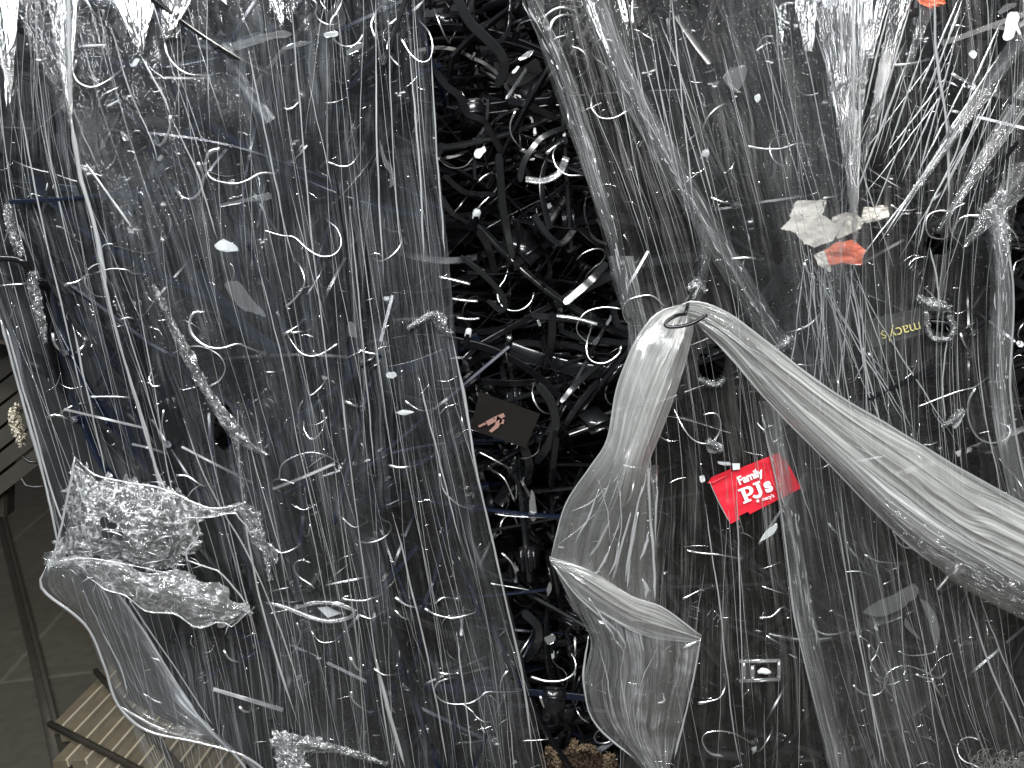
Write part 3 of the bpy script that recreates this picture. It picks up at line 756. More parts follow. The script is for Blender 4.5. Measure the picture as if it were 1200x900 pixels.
def grid_strands(mb, g, n, rg, w=(0.5, 1.6), off=-3, span=(0.1, 0.6), slant=0.07):
    nv, nu, _ = g.shape
    for _ in range(n):
        u = rg.uniform(0.01, 0.99); v0 = rg.uniform(-0.15, 0.9); v1 = min(1, v0 + rg.uniform(*span)); v0 = max(0, v0)
        if v1 - v0 < 0.04: continue
        m = 7; uu_ = u + slant * rg.uniform(-1, 1) * np.linspace(0, 1, m); pts = []
        for a, b in zip(np.clip(uu_, 0, 1), np.linspace(v0, v1, m)):
            q = g[int(b * (nv - 1)), int(a * (nu - 1))]; pts.append((q[0], q[1], q[2] + off))
        strand(mb, pts, rg.uniform(*w) * (2.0 if rg.random() < 0.1 else 1), wob=1.0)
mb = MB(); rg = random.Random(5)
grid_strands(mb, gL, 230, rg, (0.2, 0.8), -10)
for pts, w in [
 ([(80, -20), (81, 60), (83, 135)], 5), ([(83, 135), (93, 200), (110, 262), (125, 335)], 6), ([(100, 190), (125, 225), (155, 267)], 3),
 ([(130, 30), (150, 100), (180, 170), (185, 190)], 1.6), ([(165, 65), (190, 110), (200, 135)], 2), ([(200, 135), (230, 200), (255, 280)], 2),
 ([(290, 55), (310, 150), (330, 250), (345, 310)], 2.4), ([(440, -10), (443, 200), (450, 330)], 2), ([(455, 20), (460, 160), (470, 300)], 1.6),
 ([(480, 60), (492, 200), (497, 310)], 2.2), ([(505, 60), (512, 180), (522, 300)], 2.2), ([(528, 385), (545, 470), (560, 560), (590, 690), (612, 790), (625, 900)], 3.4),
 ([(340, -10), (352, 130), (368, 300), (390, 480)], 1.8), ([(395, 420), (410, 540), (425, 660), (445, 800), (460, 905)], 2),
 ([(460, 600), (480, 680), (505, 790), (525, 900)], 2.4), ([(535, 740), (545, 820), (555, 905)], 2), ([(115, 300), (140, 400), (170, 500), (195, 600)], 4),
 ([(140, 405), (160, 470), (180, 540), (205, 600)], 3), ([(215, 490), (240, 560), (290, 650), (330, 740), (360, 840)], 2),
 ([(278, 480), (283, 570), (300, 680), (330, 790), (350, 850)], 3), ([(440, 770), (455, 830), (475, 900)], 5), ([(490, 440), (510, 520), (540, 640)], 2),
 ([(410, 240), (425, 400), (440, 560)], 1.8), ([(85, 380), (105, 470), (125, 560)], 2.4), ([(20, 100), (45, 240), (75, 370), (100, 480)], 2),
 ([(130, 330), (160, 420), (190, 520)], 1.5), ([(300, 300), (330, 420), (350, 520), (380, 650)], 1.4),
]: strand(mb, pts, w, d=-14, wob=1.2, taper=0.12)
def rays(mb, specs, r):
    for (xa, xb, yt, bx, by, n, wm) in specs:
        for _ in range(n):
            x = r.uniform(xa, xb); k = r.uniform(.45, 1.0); ex = x + (bx - x) * k; ey = yt + (by - yt) * k
            strand(mb, [(x, yt, -2), (x + (ex - x) * .5 + r.uniform(-1.5, 1.5), yt + (ey - yt) * .5, -9), (ex, ey, -16)], r.uniform(.7, wm), wob=1.2, taper=.2, flat=.35)
def glint_strands(par, x0, x1, n, seed, specs):  # glints put in as short pale dashes and fanned bright strands
    nf = len(mb.F); r = random.Random(seed); rays(mb, specs, r)
    for _ in range(n):
        x = r.uniform(x0, x1); y = r.uniform(0, 900)
        if region(x, y) == 'gap' or x < left_bound(y) + 12: continue
        a = math.radians(r.gauss(-4, 28) if r.random() < .75 else r.gauss(80, 12)); L = r.choice((2, 3, 4, 6, 9, 16, 26)) * r.uniform(.7, 1.3)
        c = r.uniform(-.25, .25) * L
        strand(mb, [(x - math.cos(a) * L / 2, y - math.sin(a) * L / 2), (x - math.sin(a) * c, y + math.cos(a) * c), (x + math.cos(a) * L / 2, y + math.sin(a) * L / 2)], r.uniform(0.7, 2.2) * (1.5 if L < 5 else 1), d=-13, n=7, taper=0.45)
    o = mb.build('creases_and_glints', MT['crease'], par); o.data.materials.append(MT['glint'])
    mi = np.zeros(len(o.data.polygons), int); mi[nf:] = 1; o.data.polygons.foreach_set('material_index', mi); return o
glint_strands(LW, 0, 640, 420, 61, [(128, 186, -8, 166, 64, 40, 5), (186, 226, -8, 198, 46, 34, 6), (308, 330, -8, 332, 32, 9, 4), (338, 362, -8, 342, 12, 6, 4), (0, 24, -8, 14, 100, 14, 3), (66, 92, -8, 83, 135, 14, 2.2), (0, 20, 90, 8, 140, 5, 2)])

# shiny pleated fans at the top of the left bale
def fan(name, tops, bottom, par, seed, dtop=22, n=90, bw=6):
    (x0, y0), (x1, y1) = tops; bx, by = bottom
    cols = []
    for t in np.linspace(0, 1, 4):
        xt = x0 + (x1 - x0) * t; yt = y0 + (y1 - y0) * t; xb = bx + (t - .5) * bw
        cols.append([(xt, yt, dtop), ((xt * .6 + xb * .4), (yt * .6 + by * .4), dtop * .42), ((xt * .2 + xb * .8), (yt * .2 + by * .8), dtop * .08 - 8), (xb, by, -14)])
    sheet(name, cols, MT['shine'], par, nu=n, nv=40, pleat=0.0035, freq=12, vwave=0.006, seed=seed)
fan('pleated_fan', [(118, -30), (188, -30)], (165, 64), LW, 3, bw=5)
fan('pleated_fan', [(180, -30), (232, -30)], (200, 44), LW, 4, bw=18)
fan('pleated_fan', [(300, -30), (330, -30)], (330, 30), LW, 6, bw=5)
fan('pleated_fan', [(332, -30), (372, -30)], (342, 12), LW, 7, bw=8)
fan('pleated_fan', [(-30, -40), (26, -40)], (12, 112), LW, 8, dtop=36, bw=3)
fan('pleated_fan', [(50, -30), (92, -30)], (83, 134), LW, 9, dtop=20, bw=3)
# torn twisted rope with its frayed end
def ropesheet(name, pts, w, par, mat, seed, crump=0.004, d=-14, nu=16, jit=3, d2=None):
    p = resample([(x, y) for x, y in pts], 12); t = np.gradient(p, axis=0); t /= np.linalg.norm(t, axis=1)[:, None]; nrm = np.stack([-t[:, 1], t[:, 0]], 1)
    ww = np.interp(np.linspace(0, 1, 12), np.linspace(0, 1, len(w)), w)[:, None] / 2
    a = p + nrm * ww; b = p - nrm * ww
    cols = [[(x, y, d + 6) for x, y in a], [(x, y, d - 8) for x, y in p], [(x, y, d + 6) for x, y in b]]
    return sheet(name, cols, mat, par, nu=nu, nv=110, pleat=0.002, freq=5, crump=crump, cf=24, jit=jit, seed=seed)[0]
ropesheet('torn_twist', [(180, 335), (203, 382), (228, 432), (250, 470), (280, 512), (314, 534)], [3, 8, 14, 11, 18, 3], LW, MT['crumple'], 21, jit=5)
ropesheet('torn_twist', [(276, 512), (281, 545), (290, 598)], [9, 6, 8], LW, MT['bundle'], 22, jit=3)
ropesheet('torn_twist', [(36, 318), (44, 360), (52, 390), (54, 402)], [10, 14, 12, 3], LW, MT['crumple'], 23, jit=3)
ropesheet('torn_twist', [(478, 385), (508, 370), (520, 385), (530, 392)], [3, 8, 16, 6], LW, MT['crumple'], 24, jit=4)
ropesheet('torn_twist', [(303, 600), (310, 640), (318, 680)], [5, 8, 4], LW, MT['crumple'], 25, jit=4)
ropesheet('torn_twist', [(318, 868), (360, 872), (400, 880), (455, 896)], [22, 18, 9, 3], LW, MT['crumple'], 26, jit=5)
ropesheet('torn_twist', [(345, 862), (340, 885), (352, 915)], [28, 36, 30], LW, MT['crumple'], 27, jit=6, nu=30)
ropesheet('torn_twist', [(8, 240), (14, 270), (26, 300)], [6, 12, 8], LW, MT['crumple'], 28, jit=5)
# crumpled clump sticking out low on the left
sheet('crumpled_clump', [[(88, 533, -10), (80, 575, 0), (70, 630, 20), (55, 662, 10)], [(112, 556, -30), (108, 590, -45), (100, 625, -40), (92, 655, -20)], [(150, 566, -30), (155, 600, -55), (150, 635, -50), (140, 662, -30)], [(190, 572, -25), (198, 605, -45), (190, 640, -40), (180, 670, -25)], [(224, 588, -14), (236, 625, -20), (219, 655, -16), (212, 672, -14)]],
      MT['crumple'], LW, nu=170, nv=150, pleat=0.002, freq=10, crump=0.006, cf=7, jit=3, ragged=16, holes=[(122, 612, 5, 7), (131, 616, 7, 4), (126, 626, 8, 5), (141, 628, 4, 6), (118, 634, 4, 4)], seed=31)
sheet('crumpled_lip', [[(55, 662, -10), (84, 652, -34), (112, 658, -46), (140, 656, -50), (172, 672, -46), (205, 668, -42), (240, 681, -34), (272, 686, -24), (270, 700, -18), (290, 713, -14)], [(58, 664, -20), (115, 660, -62), (170, 683, -66), (222, 702, -50), (262, 715, -30), (291, 715, -15)], [(62, 668, -10), (98, 674, -44), (122, 690, -52), (150, 698, -54), (172, 716, -50), (205, 720, -44), (232, 736, -34), (258, 728, -26), (268, 736, -18), (292, 717, -14)]],
      MT['lip'], LW, nu=60, nv=170, pleat=0.002, freq=6, crump=0.004, cf=12, jit=2, ragged=14, seed=32)
sheet('crumpled_arm', [[(212, 583, -20), (250, 596, -22), (285, 590, -18), (308, 618, -12), (322, 655, -8)], [(218, 607, -16), (250, 606, -22), (276, 602, -18), (298, 630, -12), (312, 656, -8)]],
      MT['crumple'], LW, nu=40, nv=120, pleat=0.002, freq=6, crump=0.003, cf=12, jit=2, ragged=10, seed=33)
sheet('loose_skirt', [[(56, 660, -6), (50, 690, 2), (100, 732, 10), (122, 780, 12), (138, 826, 12), (172, 856, 8), (232, 870, 4), (290, 888, 0), (335, 925, 0)],
      [(80, 662, -30), (82, 690, -26), (118, 735, -14), (140, 785, -10), (165, 822, -8), (205, 848, -8), (245, 866, -10), (290, 890, -8), (325, 925, -6)],
      [(105, 668, -30), (120, 700, -30), (150, 745, -22), (176, 790, -18), (200, 825, -16), (232, 850, -15), (262, 870, -14), (290, 893, -12), (318, 925, -10)],
      [(128, 682, -26), (150, 712, -22), (178, 755, -18), (206, 800, -15), (228, 830, -12), (250, 855, -10), (272, 875, -10), (290, 896, -10), (310, 925, -8)]],
      MT['skirt'], LW, nu=110, nv=110, pleat=0.0035, freq=7, vwave=0.014, ragged=3, seed=34)
mb = MB()
for pts, w in [([(56, 662), (50, 690), (100, 732), (122, 780), (138, 826), (172, 856), (232, 870), (290, 888), (335, 925)], 4), ([(128, 682), (150, 712), (178, 755), (206, 800), (240, 850), (280, 890), (300, 920)], 4),
               ([(88, 535), (80, 578), (66, 640), (56, 661)], 3), ([(138, 826), (152, 835), (180, 850), (200, 858)], 4),
               ([(150, 700), (178, 742), (210, 790), (250, 850)], 2), ([(96, 690), (118, 735), (140, 780), (150, 815)], 2), ([(110, 672), (125, 700), (132, 716)], 3), ([(176, 770), (190, 776), (200, 790)], 3), ([(166, 812), (184, 822), (192, 824)], 3.5), ([(0, 372), (30, 482), (52, 560), (68, 640)], 4), ([(8, 385), (40, 500), (62, 580), (78, 620)], 3)]: strand(mb, pts, w, d=-12, wob=1.5, taper=0.05)
rq = random.Random(15)
for _ in range(70):   # sharp folds over the crumpled film
    if rq.random() < .6: x = rq.uniform(80, 232); y = rq.uniform(560, 668) if x > 110 else rq.uniform(600, 655); dd_ = -58
    else: t_ = rq.random(); x = 70 + t_ * 205; y = 664 + t_ * 50 + rq.uniform(-12, 16); dd_ = -68
    a_ = rq.uniform(-.9, .9) if rq.random() < .7 else rq.uniform(1, 2.2); L_ = rq.uniform(5, 26)
    strand(mb, [(x, y), (x + math.cos(a_) * L_ * .5 + rq.uniform(-2, 2), y + math.sin(a_) * L_ * .5 + rq.uniform(-3, 3)), (x + math.cos(a_) * L_, y + math.sin(a_) * L_)], rq.uniform(0.6, 2.2), d=dd_, taper=.4)
for pts, w in [([(90, 538), (112, 556), (150, 566), (190, 572), (224, 588), (252, 596), (285, 590)], 2.5), ([(224, 588), (231, 608), (236, 626), (222, 642), (219, 656), (240, 664), (262, 672), (284, 700), (291, 714)], 2.2), ([(215, 607), (250, 606), (276, 602), (300, 632)], 2),
               ([(58, 660), (100, 654), (150, 662), (200, 672)], 2.2), ([(98, 674), (122, 690), (150, 698), (172, 716), (205, 720), (232, 736), (258, 728), (268, 735), (291, 716)], 2)]: strand(mb, pts, w, d=-62, wob=5, taper=.1)
mb.build('folded_edge', MT['crease'], LW)

# ------------------------------------------------------------------ right film
RW = empty('stretch_film_wrap', P(950, 450, 0), 'clear wrinkled stretch film with warm grey sheen pulled over the right bale', 'plastic film')
d0 = [(606, -60, 2), (640, 80, 0), (690, 220, -4), (716, 320, -4), (738, 400, 4), (752, 560, 10), (735, 700, 10), (725, 960, 15)]
d1 = [(760, -60, -2), (800, 150, -6), (850, 350, -8), (880, 560, -6), (900, 760, -6), (920, 960, 0)]
d2 = [(960, -60, -4), (985, 140, -10), (1000, 400, -8), (1010, 600, -8), (1050, 800, -6), (1090, 960, 0)]
d3 = [(1100, -60, 0), (1110, 200, -4), (1100, 400, -6), (1120, 600, -6), (1150, 800, -4), (1200, 960, 0)]
d4 = [(1215, -60, 12), (1205, 150, 12), (1185, 300, 4), (1190, 450, 6), (1225, 600, 6), (1260, 960, 10)]
_, gR = sheet('film', [d0, d1, d2, d3, d4], MT['filmw'], RW, nu=420, nv=260, pleat=0.0028, freq=50, holes=HOLES, vwave=0.012, seed=11)
sheet('film_layer', [[(640, -60, -6), (720, 80, -8), (800, 230, -10), (870, 360, -10), (912, 480, -12), (940, 660, -12), (960, 800, -10), (1000, 960, -8)], [(800, -60, -10), (900, 150, -12), (940, 300, -14), (990, 480, -14), (1040, 700, -12), (1100, 960, -8)],
      [(960, -60, -10), (1000, 150, -12), (1030, 300, -14), (1080, 480, -12), (1160, 700, -10), (1230, 960, -8)]], MT['film2'], RW, nu=300, nv=220, pleat=0.0026, freq=34, holes=HOLES[:3], vwave=0.01, seed=12)
sheet('film_layer', [[(892, 470, -16), (920, 600, -18), (938, 740, -18), (985, 960, -12)], [(930, 470, -18), (950, 600, -20), (975, 740, -20), (1015, 960, -14)], [(1010, 470, -16), (1030, 600, -18), (1060, 740, -18), (1100, 960, -12)]],
      MT['film2'], RW, nu=100, nv=60, pleat=0.0026, freq=10, vwave=0.01, seed=13)
sheet('film_layer', [[(820, -60, -12), (860, 60, -14), (900, 200, -18), (920, 330, -14), (915, 440, -10)], [(900, -60, -14), (930, 60, -16), (945, 200, -20), (955, 330, -16), (950, 440, -10)], [(985, -60, -14), (990, 60, -16), (995, 200, -22), (985, 330, -18), (990, 440, -10)]],
      MT['film2'], RW, nu=140, nv=60, pleat=0.003, freq=16, vwave=0.012, seed=14)
# gathered bands
def band(name, a, b, mat, seed, d=-16, nu=40, pleat=0.0028, freq=5, jit=0, par=None, crown=10):
    a = resample(a, 12); b = resample(b, 12); m = (a + b) / 2
    return sheet(name, [[(x, y, d + crown * .8) for x, y in a], [(x, y, d - crown) for x, y in m], [(x, y, d + crown * .8) for x, y in b]], mat, par or RW, nu=nu, nv=120, pleat=pleat, freq=freq, jit=jit, seed=seed, vwave=0.003)
band('gathered_band', [(603, -20), (648, 90), (688, 210), (716, 300), (730, 372)], [(622, -20), (672, 90), (708, 200), (732, 300), (744, 372)], MT['bundle'], 41)
band('gathered_band', [(668, -40), (716, 90), (764, 180), (812, 262), (850, 330), (908, 412)], [(702, -40), (742, 80), (786, 160), (846, 268), (884, 330), (926, 402)], MT['bundle'], 42)
band('gathered_band', [(812, 258), (818, 300), (815, 330), (798, 360)], [(842, 270), (832, 310), (826, 340), (815, 362)], MT['bundle'], 43)
band('gathered_band', [(1152, 245), (1160, 330), (1158, 420), (1165, 500), (1195, 640)], [(1176, 245), (1188, 340), (1184, 430), (1192, 510), (1225, 640)], MT['tailc'], 44, freq=6)
band('gathered_band', [(888, 470), (916, 600), (935, 740), (985, 960)], [(912, 470), (934, 600), (958, 740), (1010, 960)], MT['tailc'], 45, d=-22)
band('gathered_band', [(712, 300), (720, 340), (736, 385), (730, 470)], [(742, 300), (752, 350), (762, 400), (758, 470)], MT['bundle'], 46, d=-10)
band('gathered_band', [(975, 270), (955, 330), (945, 420), (935, 470)], [(1012, 290), (1000, 350), (990, 420), (975, 480)], MT['film2'], 47, d=-18)
# bright vertical pleats at the top
def vband(cols, seed, mat='shine', nu=90, freq=14, pl=0.0035):
    sheet('pleated_fan', cols, MT[mat], RW, nu=nu, nv=60, pleat=pl, freq=freq, vwave=0.006, seed=seed)
vband([[(940, -40, 14), (955, 20, 4), (972, 100, -10), (990, 200, -26), (1000, 285, -36)], [(980, -40, 8), (985, 20, -2), (989, 100, -16), (997, 200, -32), (1002, 285, -42)], [(1030, -40, 14), (1018, 20, 4), (1009, 100, -10), (1006, 200, -26), (1005, 285, -36)]], 51)
vband([[(925, -40, 6), (932, 10, -6), (945, 60, -20)], [(955, -40, 2), (955, 10, -10), (952, 60, -24)]], 52, nu=30, freq=5)
for k, (xt, yt, xb, yb, w_) in enumerate([(1030, -30, 1010, 110, 30), (1062, -30, 1012, 190, 22), (1200, 40, 1060, 240, 26), (1215, 90, 1100, 270, 30), (1100, -30, 1060, 90, 20), (1215, 190, 1130, 290, 50)]):
    vband([[(xt - w_ / 2, yt, 40), ((xt + xb) / 2 - w_ / 3, (yt + yb) / 2, -14), (xb - 3, yb, -16)], [(xt + w_ / 2, yt, 40), ((xt + xb) / 2 + w_ / 3, (yt + yb) / 2, -20), (xb + 3, yb, -16)]], 60 + k, nu=34, freq=5, mat='shine' if k < 2 else 'bundle')
mb = MB(); rg = random.Random(9)
grid_strands(mb, gR, 190, rg, (0.2, 0.8), -10)
for k in range(34):   # pleats pulled up to the right corner
    x = rg.uniform(1040, 1190); y = rg.uniform(-10, 130); L = rg.uniform(90, 240); a = math.radians(rg.uniform(103, 128) + (x < 1110) * rg.uniform(-18, 0))
    strand(mb, [(x, y), (x + math.cos(a) * L * .5, y + math.sin(a) * L * .5), (x + math.cos(a) * L, y + math.sin(a) * L)], rg.uniform(0.8, 2.6), d=-14, wob=1)
for k in range(22):
    x = rg.uniform(700, 960); y = rg.uniform(-10, 60); L = rg.uniform(120, 330); a = math.radians(rg.uniform(66, 82))
    strand(mb, [(x, y), (x + math.cos(a) * L * .5, y + math.sin(a) * L * .5), (x + math.cos(a) * L, y + math.sin(a) * L)], rg.uniform(0.6, 1.8), d=-14, wob=1)
for k in range(26):   # fan below the paper scraps
    x = rg.uniform(930, 1010); y = rg.uniform(285, 330); L = rg.uniform(90, 260); a = math.radians(rg.uniform(58, 100))
    strand(mb, [(x, y), (x + math.cos(a) * L * .5, y + math.sin(a) * L * .5 + 4), (x + math.cos(a) * L, y + math.sin(a) * L)], rg.uniform(0.6, 2.0), d=-14, wob=2)
for pts, w in [
 ([(980, 600), (1000, 720), (1030, 860), (1040, 905)], 2.2), ([(982, 560), (1007, 745), (1035, 905)], 2), ([(826, 590), (842, 700), (858, 840), (868, 900)], 2), ([(863, 560), (868, 720), (872, 860)], 1.6),
 ([(788, 0), (800, 120), (815, 260)], 2), ([(1000, -10), (1001, 120), (1003, 260)], 3.5), ([(985, -10), (988, 110), (994, 220)], 2.5), ([(1010, -5), (1008, 110), (1006, 240)], 2.5),
 ([(1095, -10), (1097, 60), (1110, 150), (1113, 230)], 4), ([(1140, 100), (1120, 180), (1090, 240), (1076, 290)], 2), ([(890, 470), (916, 600), (935, 740), (985, 940)], 3),
 ([(1130, 690), (1160, 780), (1200, 870)], 3), ([(1145, 690), (1175, 770), (1215, 860)], 2), ([(1040, 560), (1052, 660), (1060, 790)], 1.5), ([(745, 400), (760, 520), (768, 600)], 2),
 ([(1175, 250), (1188, 350), (1184, 440), (1192, 520), (1215, 620)], 3), ([(1110, 395), (1105, 450), (1108, 495)], 2), ([(1090, 290), (1100, 340), (1100, 375)], 2),
]: strand(mb, pts, w, d=-18, wob=1.2, taper=0.1)
rb_ = random.Random(31)  # glossy glints on the gathered bands put in as pale strands
for path, wd in [([(612, -10), (660, 90), (698, 205), (724, 300), (738, 372)], 16), ([(685, -10), (730, 86), (776, 170), (830, 265), (868, 330), (918, 408)], 22), ([(1164, 250), (1174, 335), (1171, 425), (1180, 510)], 18), ([(900, 475), (926, 600), (948, 740), (965, 800)], 20)]:
    c_ = resample(path, 60)
    for _ in range(34):
        i = rb_.randrange(2, 57); k_ = rb_.choice((1, 1, 2, 3, 5)); j = min(59, i + k_); o_ = rb_.uniform(-.5, .5) * wd
        a1_, b1_ = c_[i], c_[j]; strand(mb, [(a1_[0] + o_, a1_[1]), ((a1_[0] + b1_[0]) / 2 + o_ + rb_.uniform(-1, 1), (a1_[1] + b1_[1]) / 2), (b1_[0] + o_ * .8, b1_[1])], rb_.uniform(.8, 2.6), d=-30, n=8, taper=.4)
glint_strands(RW, 690, 1200, 300, 62, [(935, 958, -8, 952, 62, 20, 5), (975, 1012, -8, 1000, 285, 46, 3.4), (1004, 1024, -8, 1008, 180, 12, 3.5), (1028, 1046, -8, 1010, 110, 9, 3.2), (1058, 1074, -8, 1045, 60, 6, 3), (683, 694, -8, 730, 110, 9, 3), (720, 745, -8, 742, 60, 6, 2.5), (905, 925, 0, 918, 60, 5, 2)])
for s, (pts, w) in enumerate([([(905, 412), (918, 405), (930, 395)], [6, 14, 6]), ([(828, 518), (840, 524), (846, 530)], [8, 12, 6]), ([(1105, 500), (1118, 492), (1130, 480)], [5, 12, 6]), ([(1075, 350), (1095, 358), (1115, 362)], [6, 18, 8]), ([(1085, 365), (1092, 395), (1115, 398)], [4, 6, 5]),
                        ([(1112, 370), (1118, 385), (1112, 398)], [5, 8, 4]), ([(808, 340), (815, 335), (828, 342)], [8, 16, 6]), ([(1155, 240), (1170, 262), (1180, 300)], [24, 26, 10]), ([(1115, 150), (1113, 160), (1110, 178)], [6, 8, 5]), ([(1180, 225), (1165, 250), (1160, 262)], [16, 14, 8]),
                        ([(820, 445), (838, 452), (850, 445)], [4, 7, 4])]):
    ropesheet('torn_scrap', pts, w, RW, MT['crumple'], 70 + s, jit=4, d=-16, crump=0.003)

# ------------------------------------------------------------------ loose tail of film hung on a black hook
TL = empty('loose_film_tail', P(805, 365, -0.04), 'milky twisted tail of loose film draped in an arch over a black hook', 'plastic film')
sheet('left_fall', [[(796, 357, -30), (770, 368, -42), (742, 405, -48), (722, 460, -52), (712, 515, -54), (690, 550, -54), (662, 592, -54), (645, 655, -52)],
      [(802, 361, -50), (785, 385, -64), (762, 425, -72), (742, 480, -76), (728, 530, -78), (708, 572, -66), (686, 620, -60), (676, 672, -62)],
      [(805, 363, -52), (793, 392, -66), (772, 435, -75), (752, 490, -78), (736, 538, -79), (724, 582, -80), (706, 630, -76), (700, 686, -66)],
      [(808, 365, -52), (800, 400, -68), (783, 445, -76), (763, 500, -80), (748, 545, -80), (742, 590, -66), (732, 640, -62), (733, 698, -62)],
      [(814, 370, -36), (810, 400, -46), (796, 450, -52), (776, 505, -56), (760, 548, -56), (762, 600, -54), (766, 650, -54), (768, 706, -52)]],
      MT['fall'], TL, nu=130, nv=150, pleat=0.0048, freq=4.5, vwave=0.010, seed=1)
sheet('right_fall', [[(792, 360, -30), (815, 353, -44), (855, 368, -52), (905, 406, -58), (975, 458, -64), (1055, 506, -68), (1130, 552, -70), (1230, 606, -70)],
      [(796, 364, -48), (820, 366, -64), (862, 390, -74), (912, 432, -80), (985, 486, -84), (1062, 540, -86), (1135, 590, -86), (1230, 640, -84)],
      [(800, 368, -50), (822, 376, -66), (860, 404, -76), (908, 450, -80), (975, 512, -84), (1050, 572, -86), (1122, 626, -86), (1230, 680, -84)],
      [(804, 372, -34), (822, 384, -46), (856, 418, -54), (900, 470, -60), (962, 530, -66), (1038, 592, -72), (1100, 636, -76), (1230, 700, -76)]],
      MT['tail'], TL, nu=140, nv=200, pleat=0.0060, freq=5.2, vwave=0.010, seed=82)
sheet('lower_flap', [[(890, 440, -78), (960, 500, -84), (1045, 570, -86), (1120, 622, -86), (1230, 690, -82)], [(894, 450, -76), (960, 516, -86), (1040, 592, -90), (1110, 646, -90), (1230, 712, -86)], [(900, 470, -60), (962, 534, -64), (1038, 612, -68), (1100, 664, -70), (1230, 736, -70)]], MT['flare'], TL, nu=60, nv=120, pleat=0.005, freq=5, vwave=0.006, seed=88)
sheet('clear_flap', [[(1010, 560, -72), (1080, 600, -78), (1140, 640, -80), (1230, 690, -80)], [(1030, 590, -82), (1090, 640, -92), (1140, 670, -94), (1230, 712, -92)], [(1038, 612, -70), (1100, 666, -74), (1130, 690, -74), (1230, 742, -74)]],
      MT['shine'], TL, nu=60, nv=80, pleat=0.005, freq=7, crump=0.003, cf=14, seed=83)
sheet('cross_fold', [[(644, 652, -54), (690, 668, -66), (740, 698, -70), (778, 712, -66), (822, 744, -56)], [(644, 656, -60), (682, 682, -80), (732, 714, -84), (776, 730, -76), (822, 748, -60)], [(646, 662, -52), (680, 700, -62), (722, 730, -66), (766, 748, -62), (820, 754, -54)]],
      MT['tail'], TL, nu=50, nv=100, pleat=0.004, freq=5, seed=84)
sheet('lower_fall', [[(648, 662, -50), (672, 712, -54), (692, 750, -54), (684, 800, -52), (698, 848, -50), (740, 888, -48), (762, 915, -46)],
      [(690, 690, -58), (708, 725, -66), (718, 770, -68), (716, 810, -66), (725, 850, -62), (752, 890, -56), (768, 915, -54)],
      [(745, 720, -58), (755, 750, -68), (755, 790, -72), (752, 830, -68), (755, 865, -62), (766, 892, -56), (774, 915, -54)],
      [(820, 752, -50), (815, 775, -54), (808, 805, -54), (800, 840, -52), (792, 872, -50), (786, 895, -48), (784, 915, -46)]],
      MT['tailc'], TL, nu=110, nv=110, pleat=0.008, freq=3.5, vwave=0.02, seed=85)
sheet('clear_flap', [[(755, 545, -50), (758, 600, -56), (752, 660, -56), (748, 700, -54)], [(772, 545, -44), (768, 600, -50), (770, 650, -52), (768, 706, -52)]], MT['shine'], TL, nu=30, nv=60, pleat=0.004, freq=4, seed=86)
mb = MB()
for pts, w in [([(645, 655), (662, 592), (690, 550), (712, 515), (722, 460), (742, 405), (770, 368), (796, 357)], 2.2), ([(768, 706), (766, 650), (762, 600), (760, 548)], 3.5), ([(645, 656), (690, 669), (740, 699), (778, 713), (821, 745)], 2.5),
               ([(648, 662), (680, 702), (722, 738), (735, 760)], 3), ([(821, 748), (812, 800), (800, 850), (790, 890)], 3), ([(690, 745), (684, 800), (698, 848), (745, 890)], 2.5), ([(715, 610), (700, 640), (690, 652)], 3), ([(740, 600), (728, 640), (718, 680)], 3),
               ([(752, 570), (742, 620), (735, 690)], 3), ([(755, 800), (745, 850), (755, 885)], 2), ([(792, 360), (815, 353), (855, 368), (905, 406), (975, 458), (1055, 506), (1130, 552), (1230, 606)], 2.4), ([(822, 384), (856, 418), (900, 470), (962, 534), (1038, 612), (1100, 664), (1230, 736)], 2.8),
               ([(1010, 560), (1050, 590), (1110, 640), (1160, 690)], 3), ([(1060, 560), (1110, 600), (1200, 650)], 3), ([(1100, 600), (1150, 640), (1210, 680)], 2.5)]:
    strand(mb, [(x, y, -82) for x, y in pts] if pts[0][0] > 1000 else pts, w, d=-70 if pts[0][1] < 700 else -66, wob=1.2, taper=0.08)
for pts, w in [([(702, 572), (690, 605), (672, 640)], 2.2), ([(716, 640), (706, 662), (694, 678)], 4), ([(726, 636), (720, 660), (712, 676)], 3.5), ([(748, 600), (740, 640), (733, 682)], 4), ([(761, 622), (756, 642), (750, 658)], 5), ([(752, 678), (758, 690), (756, 702)], 5),
    ([(700, 560), (712, 600), (716, 640)], 1.6), ([(724, 565), (728, 610), (722, 655)], 1.8), ([(770, 556), (769, 600), (767, 640)], 3), ([(668, 600), (690, 590), (712, 570)], 1.8), ([(652, 640), (676, 622), (700, 600)], 1.6),
    ([(700, 745), (712, 800), (722, 850)], 1.6), ([(735, 745), (728, 790), (742, 870)], 1.8), ([(770, 760), (752, 800), (748, 870)], 1.8), ([(690, 700), (716, 740), (725, 760)], 3), ([(776, 812), (778, 822), (770, 824)], 4), ([(800, 760), (808, 756), (820, 750)], 4)]:
    strand(mb, pts, w, d=-86 if pts[0][1] < 700 else -74, wob=2, taper=.35)  # folds, plus white glints on the flare put in as pale strands
r_ = random.Random(77)
